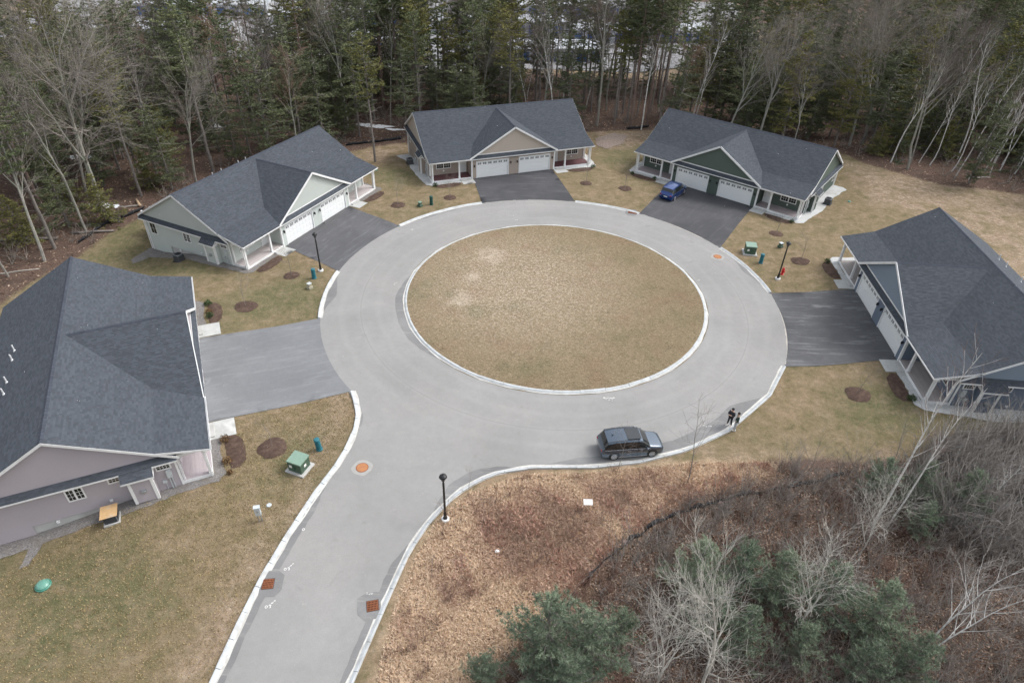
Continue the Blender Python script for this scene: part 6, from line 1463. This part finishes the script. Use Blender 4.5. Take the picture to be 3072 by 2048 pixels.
for (px, py, s) in [(1075, 1140, .55), (1110, 1200, .6), (1060, 1330, .45), (990, 1335, .45), (1800, 1120, .9), (1850, 1105, .9), (1700, 1180, .9), (1760, 1230, .9), (1900, 1180, 1.0), (1960, 1150, 1.0), (2040, 1090, 1.1), (2100, 1150, 1.2), (2180, 1100, 1.3), (2250, 1120, 1.3), (2200, 1200, 1.3), (2120, 1230, 1.2), (2020, 1260, 1.1), (2300, 1180, 1.4), (2320, 1060, 1.2), (2240, 1050, 1.1), (1640, 1220, .8), (1580, 1290, .8), (1500, 1350, .8), (1450, 1420, .7), (2330, 1300, 1.3), (2280, 1350, 1.3), (2150, 1050, 1.0)]:
    x, y = at(px, py); plant(SAPL[0], 'bare_sapling', x, y, s, None, 'thin bare sapling in the brush, one of many alike', 'sapling', 'thin bare saplings in the brush')
# low evergreens at the edge of the wood
for (px, py, s, lab) in [(245, 510, 1.0, 'low dense evergreen behind the silt fence at the left'), (345, 430, .9, 'small evergreen behind the left end of the sage roof'), (60, 560, 1.0, 'low evergreen at the left edge of the photo'), (150, 470, 1.1, 'broad low evergreen left of the forked bare tree'), (2045, 350, 1.0, 'low evergreen at the edge of the wood right of the dark green house'), (2110, 330, 1.15, 'broad green evergreen under the birches'), (2160, 360, 1.0, 'evergreen beside the birch clump'), (2010, 355, .8, 'small evergreen nearest the right lawn'), (2310, 350, 1.0, 'evergreen behind the birches at the right edge'), (770, 285, .7, 'small evergreen in the gap between sage and beige houses')]:
    x, y = at(px, py); plant(HEM[4], 'evergreen', x, y, s, None, lab, 'tree', 'low evergreens at the edge of the wood')

# ------------------------------------------------------------------ the wood behind the houses
placed = [(*at(t[1], t[2]),) for t in NAMED]
STOR = [(-135, 152), (-60, 158), (-20, 156), (26, 158), (62, 176), (70, 245), (-140, 245)]
def ok_spot(x, y, dmin):
    if y > 150 and inside((x, y), STOR): return False
    if y < 60 and x > -40: return False
    if inside((x, y), LAWN): return False
    for hx, hy, a, z in HOUSES.values():
        a = radians(a); u = (x - hx) * cos(a) + (y - hy) * sin(a); v = -(x - hx) * sin(a) + (y - hy) * cos(a)
        if abs(u) < 15 and -2 < v < 19: return False
    if view(x, y, 2.0)[1] > 640: return False
    return all((x - p[0]) ** 2 + (y - p[1]) ** 2 > dmin * dmin for p in placed)
def scatter(n, x0, x1, y0, y1, dmin, pick, cond=None, tries=40):
    c = 0; t = 0
    while c < n and t < n * tries:
        t += 1; x = rnd.uniform(x0, x1); y = rnd.uniform(y0, y1)
        if cond and not cond(x, y): continue
        vx, vy = view(x, y, 1.0); vt = view(x, y, 18)
        if vx < -120 or vx > 2470: continue
        if vy > 1500: continue
        if vt[1] > 1500: continue
        if not ok_spot(x, y, dmin): continue
        placed.append((x, y)); pick(x, y, vx); c += 1
def wood_label(kind, x, y, s):
    vx = view(x, y, 3.0)[0]
    for lim, wh in ((190, 'at the left edge of the photo'), (430, 'above the lavender house'), (600, 'above the left half of the sage roof'), (790, 'above the right half of the sage roof'), (935, 'between the sage and beige houses'), (1140, 'above the left half of the beige roof'), (1350, 'above the right half of the beige roof'), (1520, 'between the beige and green houses'), (1730, 'above the left half of the green roof'), (1930, 'above the right half of the green roof'), (2140, 'right of the green house'), (9999, 'at the upper right edge')):
        if vx < lim: break
    d = y if kind == 'x' else hypot(x - 4.5, y - 61.5)
    row = 'front row' if d < 60 else 'middle rows' if d < 80 else 'back rows' if d < 120 else 'far wood'
    nm = {'pine': 'tall pine', 'hem': 'small dark evergreen' if s < .85 else 'tall dark evergreen', 'bare': 'slight leafless tree' if s < .95 else 'tall leafless tree', 'birch': 'thin pale-stemmed tree'}[kind]
    return f'{nm} in the {row} {wh}', f'{nm.split(" ", 1)[1]}s in the {row} {wh}'
def pk(kind):
    def f(x, y, vx):
        kd, nm = {'pine': (rnd.choice(PINE), 'pine_tree'), 'hem': (rnd.choice(HEM[:4]), 'evergreen_tree'), 'bare': (rnd.choice(BARE), 'bare_tree'), 'birch': (rnd.choice(BIRCHK), 'birch_tree')}[kind]
        s = rnd.uniform(.8, 1.1)
        if kind == 'hem': s = rnd.uniform(.6, 1.1)
        lab, grp = wood_label(kind, x, y, s); grp = {'pine': 'tall pines', 'hem': 'evergreens', 'bare': 'leafless trees', 'birch': 'pale-stemmed trees'}[kind] + ' in the wood round the houses'
        plant(kd, nm, x, y, s, None, lab, 'tree', grp)
    return f
left = lambda x, y: x < -32; midw = lambda x, y: -45 < x < 30; right = lambda x, y: x > 24
# left wood: evergreens and bare trees
scatter(125, -125, -30, 60, 165, 2.5, pk('hem'), left); scatter(34, -125, -30, 62, 168, 3.0, pk('pine'), left); scatter(26, -125, -30, 66, 165, 2.8, pk('bare'), left)
# middle: open pines with bare stems
scatter(60, -45, 36, 114, 155, 2.2, pk('pine'), midw); scatter(24, -45, 30, 116, 150, 2.8, pk('bare'), midw); scatter(62, -45, 36, 112, 155, 2.3, pk('hem'), lambda x, y: -45 < x < 36 and (x < -6 or rnd.random() < .3)); scatter(12, -20, 34, 118, 140, 1.8, pk('birch'))
# right: dense dark evergreens, bare trees in front
scatter(60, 28, 110, 92, 132, 2.3, pk('hem'), right); scatter(105, 24, 160, 110, 200, 2.6, pk('hem'), right); scatter(30, 24, 150, 104, 190, 3.0, pk('pine'), right); scatter(26, 34, 150, 98, 175, 2.6, pk('bare'), right); scatter(16, 60, 120, 98, 135, 2.0, pk('birch'), right)
scatter(26, 60, 240, 190, 300, 4.5, pk('bare'), lambda x, y: x > 75); scatter(44, 60, 240, 190, 300, 4.5, pk('hem'), lambda x, y: x > 75)
# far wood beyond the storage yard
def far(x, y, vx):
    lab = 'distant leafless tree beyond the storage yard'; plant(rnd.choice(BARE), 'bare_tree', x, y, rnd.uniform(.8, 1.0), None, lab, 'tree', 'distant leafless trees beyond the storage yard')
scatter(50, -200, 60, 225, 300, 5, far, lambda x, y: y > 246 or x < -140)
scatter(14, -190, -110, 150, 230, 4, pk('bare'), lambda x, y: x < -138)

# ------------------------------------------------------------------ undergrowth, litter, grass
nz = lambda X, Y, f, p: np.sin(X * f + p) * np.sin(Y * f * 1.3 + p * 2) + .5 * np.sin(X * f * 2.7 + Y * f * 1.9 + p)
def path_dist(X, Y, path):
    d = np.full(X.shape, 1e9)
    for (x0, y0), (x1, y1) in zip(path[:-1], path[1:]):
        t = np.clip(((X - x0) * (x1 - x0) + (Y - y0) * (y1 - y0)) / ((x1 - x0) ** 2 + (y1 - y0) ** 2 + 1e-9), 0, 1); d = np.minimum(d, np.hypot(X - x0 - t * (x1 - x0), Y - y0 - t * (y1 - y0)))
    return d
def tufts(name, poly, n, size, m_, k=5, cond=None, lab=None, up=1.0, spread=.6, elong=9, z0=.0, patchy=False):
    xs = [p[0] for p in poly]; ys = [p[1] for p in poly]; X = nr.uniform(min(xs), max(xs), n * 3); Y = nr.uniform(min(ys), max(ys), n * 3)
    ok = insideN(X, Y, poly)
    if cond is not None: ok &= cond(X, Y)
    X = X[ok][:n]; Y = Y[ok][:n]; c = np.stack([X, Y, T(X, Y) + z0], 1)
    N = len(c); C = np.repeat(c, k, 0); D = nr.normal(size=(N * k, 3)) * spread; D[:, 2] = np.abs(D[:, 2]) * .5 + up; D /= np.linalg.norm(D, axis=1, keepdims=True)
    b = np.cross(D, nr.normal(size=(N * k, 3))); b /= np.linalg.norm(b, axis=1, keepdims=True)
    s = size * (.5 + nr.random((N * k, 1))); pt = np.clip(.46 + .38 * nz(X, Y, .41, .7) + .22 * nz(X, Y, 1.1, 2.0) + 1.2 * np.exp(-path_dist(X, Y, RIGHT_EDGE) / 1.8) + .9 * np.exp(-((X + 2.0) ** 2 + (Y - 21.5) ** 2) / 22) - .35 * np.exp(-((X - 3) ** 2 + (Y - 31) ** 2) / 22), 0, 1) if patchy else nr.random(N)
    tone = np.clip(np.repeat(pt, k) * .75 + nr.random(N * k) * .3, 0, 1)
    return tag(np_mesh(name, np.stack([C - b * s / elong, C + b * s / elong, C + D * s], 1), 3, m_, tone=tone), lab, None, None, 'stuff')
tufts('dry_grass', WILD, 26000, .22, DRYM, 4, patchy=True, up=.45, spread=.8, lab='dry straw-coloured grass of the rough meadow')
tufts('bramble', WILD, 4200, .34, RUSTF, 4, cond=lambda X, Y: (nz(X, Y, .6, 1.3) > .35) & (path_dist(X, Y, RIGHT_EDGE) > 3) & (Y > 25), lab='rusty brambles growing through the dry grass', spread=.9)
BRUSH = [at(*p) for p in [(1100, 1568), (1200, 1470), (1330, 1340), (1420, 1250), (1560, 1160), (1700, 1110), (1800, 1075), (2000, 1065), (2120, 1050), (2160, 1010), (2352, 990), (2500, 1000), (2500, 1700), (1050, 1700)]]
def litter(name, poly, n, size, lab, cond=None):
    xs = [p[0] for p in poly]; ys = [p[1] for p in poly]; X = nr.uniform(min(xs), max(xs), n * 3); Y = nr.uniform(min(ys), max(ys), n * 3); ok = insideN(X, Y, poly)
    if cond is not None: ok &= cond(X, Y)
    X = X[ok][:n]; Y = Y[ok][:n]; N = len(X); c = np.stack([X, Y, T(X, Y) + .03 + nr.random(N) * .05], 1)
    a = nr.normal(size=(N, 3)) * np.array([1, 1, .35]); a /= np.linalg.norm(a, axis=1, keepdims=True); b = np.cross(a, np.array([0, 0, 1.]) + nr.normal(size=(N, 3)) * .3); b /= np.linalg.norm(b, axis=1, keepdims=True)
    s = size * (.5 + nr.random((N, 1)))
    return tag(np_mesh(name, np.stack([c - a * s, c - b * s * .55, c + a * s, c + b * s * .55], 1), 4, LEAFM, tone=nr.random(N) ** 1.5), lab, None, None, 'stuff')
litter('leaf_litter', BRUSH, 60000, .075, 'brown fallen leaves under the lower right thicket')
litter('leaf_litter', WILD, 9000, .06, 'pale fallen leaves scattered in the rough meadow')
# twiggy undergrowth: stems of many little shrubs
def thicket(name, pts, H, m_, lab, stems=11, seed=3, lean=.35, thin=.009):
    g = np.random.default_rng(seed); A = []; B = []; RA = []; RB = []
    for (x, y) in pts:
        z = Tz(x, y); h0 = H * g.uniform(.5, 1.15)
        for s in range(stems):
            d = Vector((g.normal() * lean, g.normal() * lean, 1)).normalized(); p = Vector((x + g.normal() * .15, y + g.normal() * .15, z)); L = h0 * g.uniform(.6, 1.1)
            q = p + d * L * .5; d2 = (d + Vector((g.normal() * .2, g.normal() * .2, .1))).normalized(); e = q + d2 * L * .5
            A += [tuple(p), tuple(q)]; B += [tuple(q), tuple(e)]; RA += [thin * 1.6, thin]; RB += [thin, thin * .5]
            for b in range(4):
                t = g.uniform(.3, 1); s0 = p.lerp(q, t) if b < 2 else q.lerp(e, t); db = (d2 + Vector((g.normal() * .55, g.normal() * .55, .1))).normalized(); A.append(tuple(s0)); B.append(tuple(s0 + db * L * .35)); RA.append(thin * .8); RB.append(thin * .4)
    S = list(zip([Vector(a) for a in A], [Vector(b) for b in B], RA, RB)); return tag(np_mesh(name, prisms(S, 3), 4, m_), lab, None, None, 'stuff')
def rand_in(poly, n, cond=None):
    out = []; xs = [p[0] for p in poly]; ys = [p[1] for p in poly]
    while len(out) < n:
        p = (rnd.uniform(min(xs), max(xs)), rnd.uniform(min(ys), max(ys)))
        if inside(p, poly) and (cond is None or cond(*p)): out.append(p)
    return out
thicket('undergrowth', rand_in(BRUSH, 480), 2.0, PALET, 'grey twiggy undergrowth of the lower right thicket', seed=3, stems=6, thin=.012, lean=.5)
thicket('undergrowth', rand_in(BRUSH, 420), 1.5, TWIGR, 'reddish twiggy undergrowth of the lower right thicket', seed=4)
DENSE = [at(*p) for p in [(2110, 1060), (2180, 1015), (2352, 1000), (2450, 1010), (2450, 1330), (2300, 1300), (2150, 1240), (2070, 1150)]]
thicket('undergrowth', rand_in(DENSE, 230), 4.4, PALET, 'dense grey brush below the slate-blue house', stems=7, seed=5, lean=.36, thin=.019)
thicket('undergrowth', rand_in(DENSE, 150), 3.0, TWIG, 'dark low brush below the slate-blue house', stems=6, seed=15, lean=.4, thin=.012)
thicket('undergrowth', [p for p in rand_in(BRUSH, 900) if p[0] > 8], 2.6, TWIG, 'tall grey twigs standing among the young pines', stems=5, thin=.012, lean=.45, seed=9)
thicket('undergrowth', rand_in(WILD, 60), 1.3, TWIGR, 'reddish twigs in the rough meadow', seed=6, lean=.5)
# wood floor twigs and fallen logs
wood_pts = []
t = 0
while len(wood_pts) < 900 and t < 60000:
    t += 1; x = rnd.uniform(-100, 120); y = rnd.uniform(64, 150)
    if ok_spot(x, y, .1) and not (x < 30 and x > -30 and y < 100): wood_pts.append((x, y))
thicket('undergrowth', wood_pts, 2.6, TWIG, 'twiggy undergrowth on the floor of the wood', stems=6, seed=7, lean=.7, thin=.02)
WEDGE = [(-110, 60), (-50, 60), (-42, 95), (-10, 118), (24, 112), (60, 96), (95, 88), (130, 150), (-110, 150)]
litter('leaf_litter', WEDGE, 45000, .14, 'brown leaves on the floor of the wood', cond=lambda X, Y: ~insideN(X, Y, LAWN))
def log(px, py, L, rz, r0, lab, m_=BARKP, pitch=0.0):
    x, y = at(px, py); d = Vector((cos(rz), sin(rz), pitch)); o = MB().tube([Vector((0, 0, r0)) + d * (L * t) + Vector((0, 0, .04 * sin(t * 9))) for t in (-.5, -.2, .1, .5)], [r0, r0 * .95, r0 * .85, r0 * .6], 8).build('fallen_log', m_, smooth=True)
    o.location = (x, y, Tz(x, y)); tag(o, lab, 'log', 'fallen logs at the wood edge')
log(45, 553, 9, .15, .22, 'long fallen log behind the lavender-grey house'); log(215, 535, 5, .2, .18, 'short fallen log left of the silt fence'); log(318, 468, 2.4, 2.2, .2, 'split yellowish stump log near the sage house rear railing', mat('split_wood', (.45, .33, .22), .85)); log(300, 475, 3, .3, .1, 'thin pale log beside the split stump', PALEBARK)
log(35, 625, 5, .35, .07, 'thin pale pole lying on the ground by the lavender roof', PALEBARK); log(2255, 408, 3, .1, .05, 'white birch pole lying at the right wood edge', BIRCH); log(2310, 420, 3.5, .35, .05, 'second birch pole lying at the right wood edge', TWIG)
# lawn blades: uneven short tufts
tufts('lawn_grass', [at(*p) for p in [(0, 1568), (0, 1320), (250, 1180), (500, 1110), (560, 960), (800, 900), (815, 960), (600, 1330), (490, 1568)]], 11000, .09, GRASSF, 3, lab='short dormant grass of the lower left lawn', spread=1.0, elong=5, z0=.01)
# snow flakes drifting in the air
fl = []
for i in range(260):
    t = rnd.uniform(14, 90); px, py = rnd.uniform(0, 2352), rnd.uniform(0, 1568); d = ray(px, py); p = np.array([0, 0, CAM_H]) + d * t
    if p[2] < 1.0: continue
    fl.append((p, .0035 * (1 + rnd.random()) * (t / 14) ** .8))
FV = []
for p, s in fl:
    dx = np.array([rnd.uniform(-1, 1), rnd.uniform(-1, 1), rnd.uniform(-1, .2)]) * s * 3
    for a, b, c in (((1, 0, 0), (0, 1, 0), (0, 0, 1)), ((-1, 0, 0), (0, 1, 0), (0, 0, 1)), ((1, 0, 0), (0, -1, 0), (0, 0, 1)), ((1, 0, 0), (0, 1, 0), (0, 0, -1)), ((-1, 0, 0), (0, -1, 0), (0, 0, -1)), ((-1, 0, 0), (0, 1, 0), (0, 0, -1)), ((1, 0, 0), (0, -1, 0), (0, 0, -1)), ((-1, 0, 0), (0, -1, 0), (0, 0, 1))):
        FV.append([p + np.array(a) * s + dx * .5, p + np.array(b) * s, p + np.array(c) * s])
tag(np_mesh('snowflakes', np.array(FV), 3, SNOW), 'scattered snowflakes drifting through the air', None, None, 'stuff')
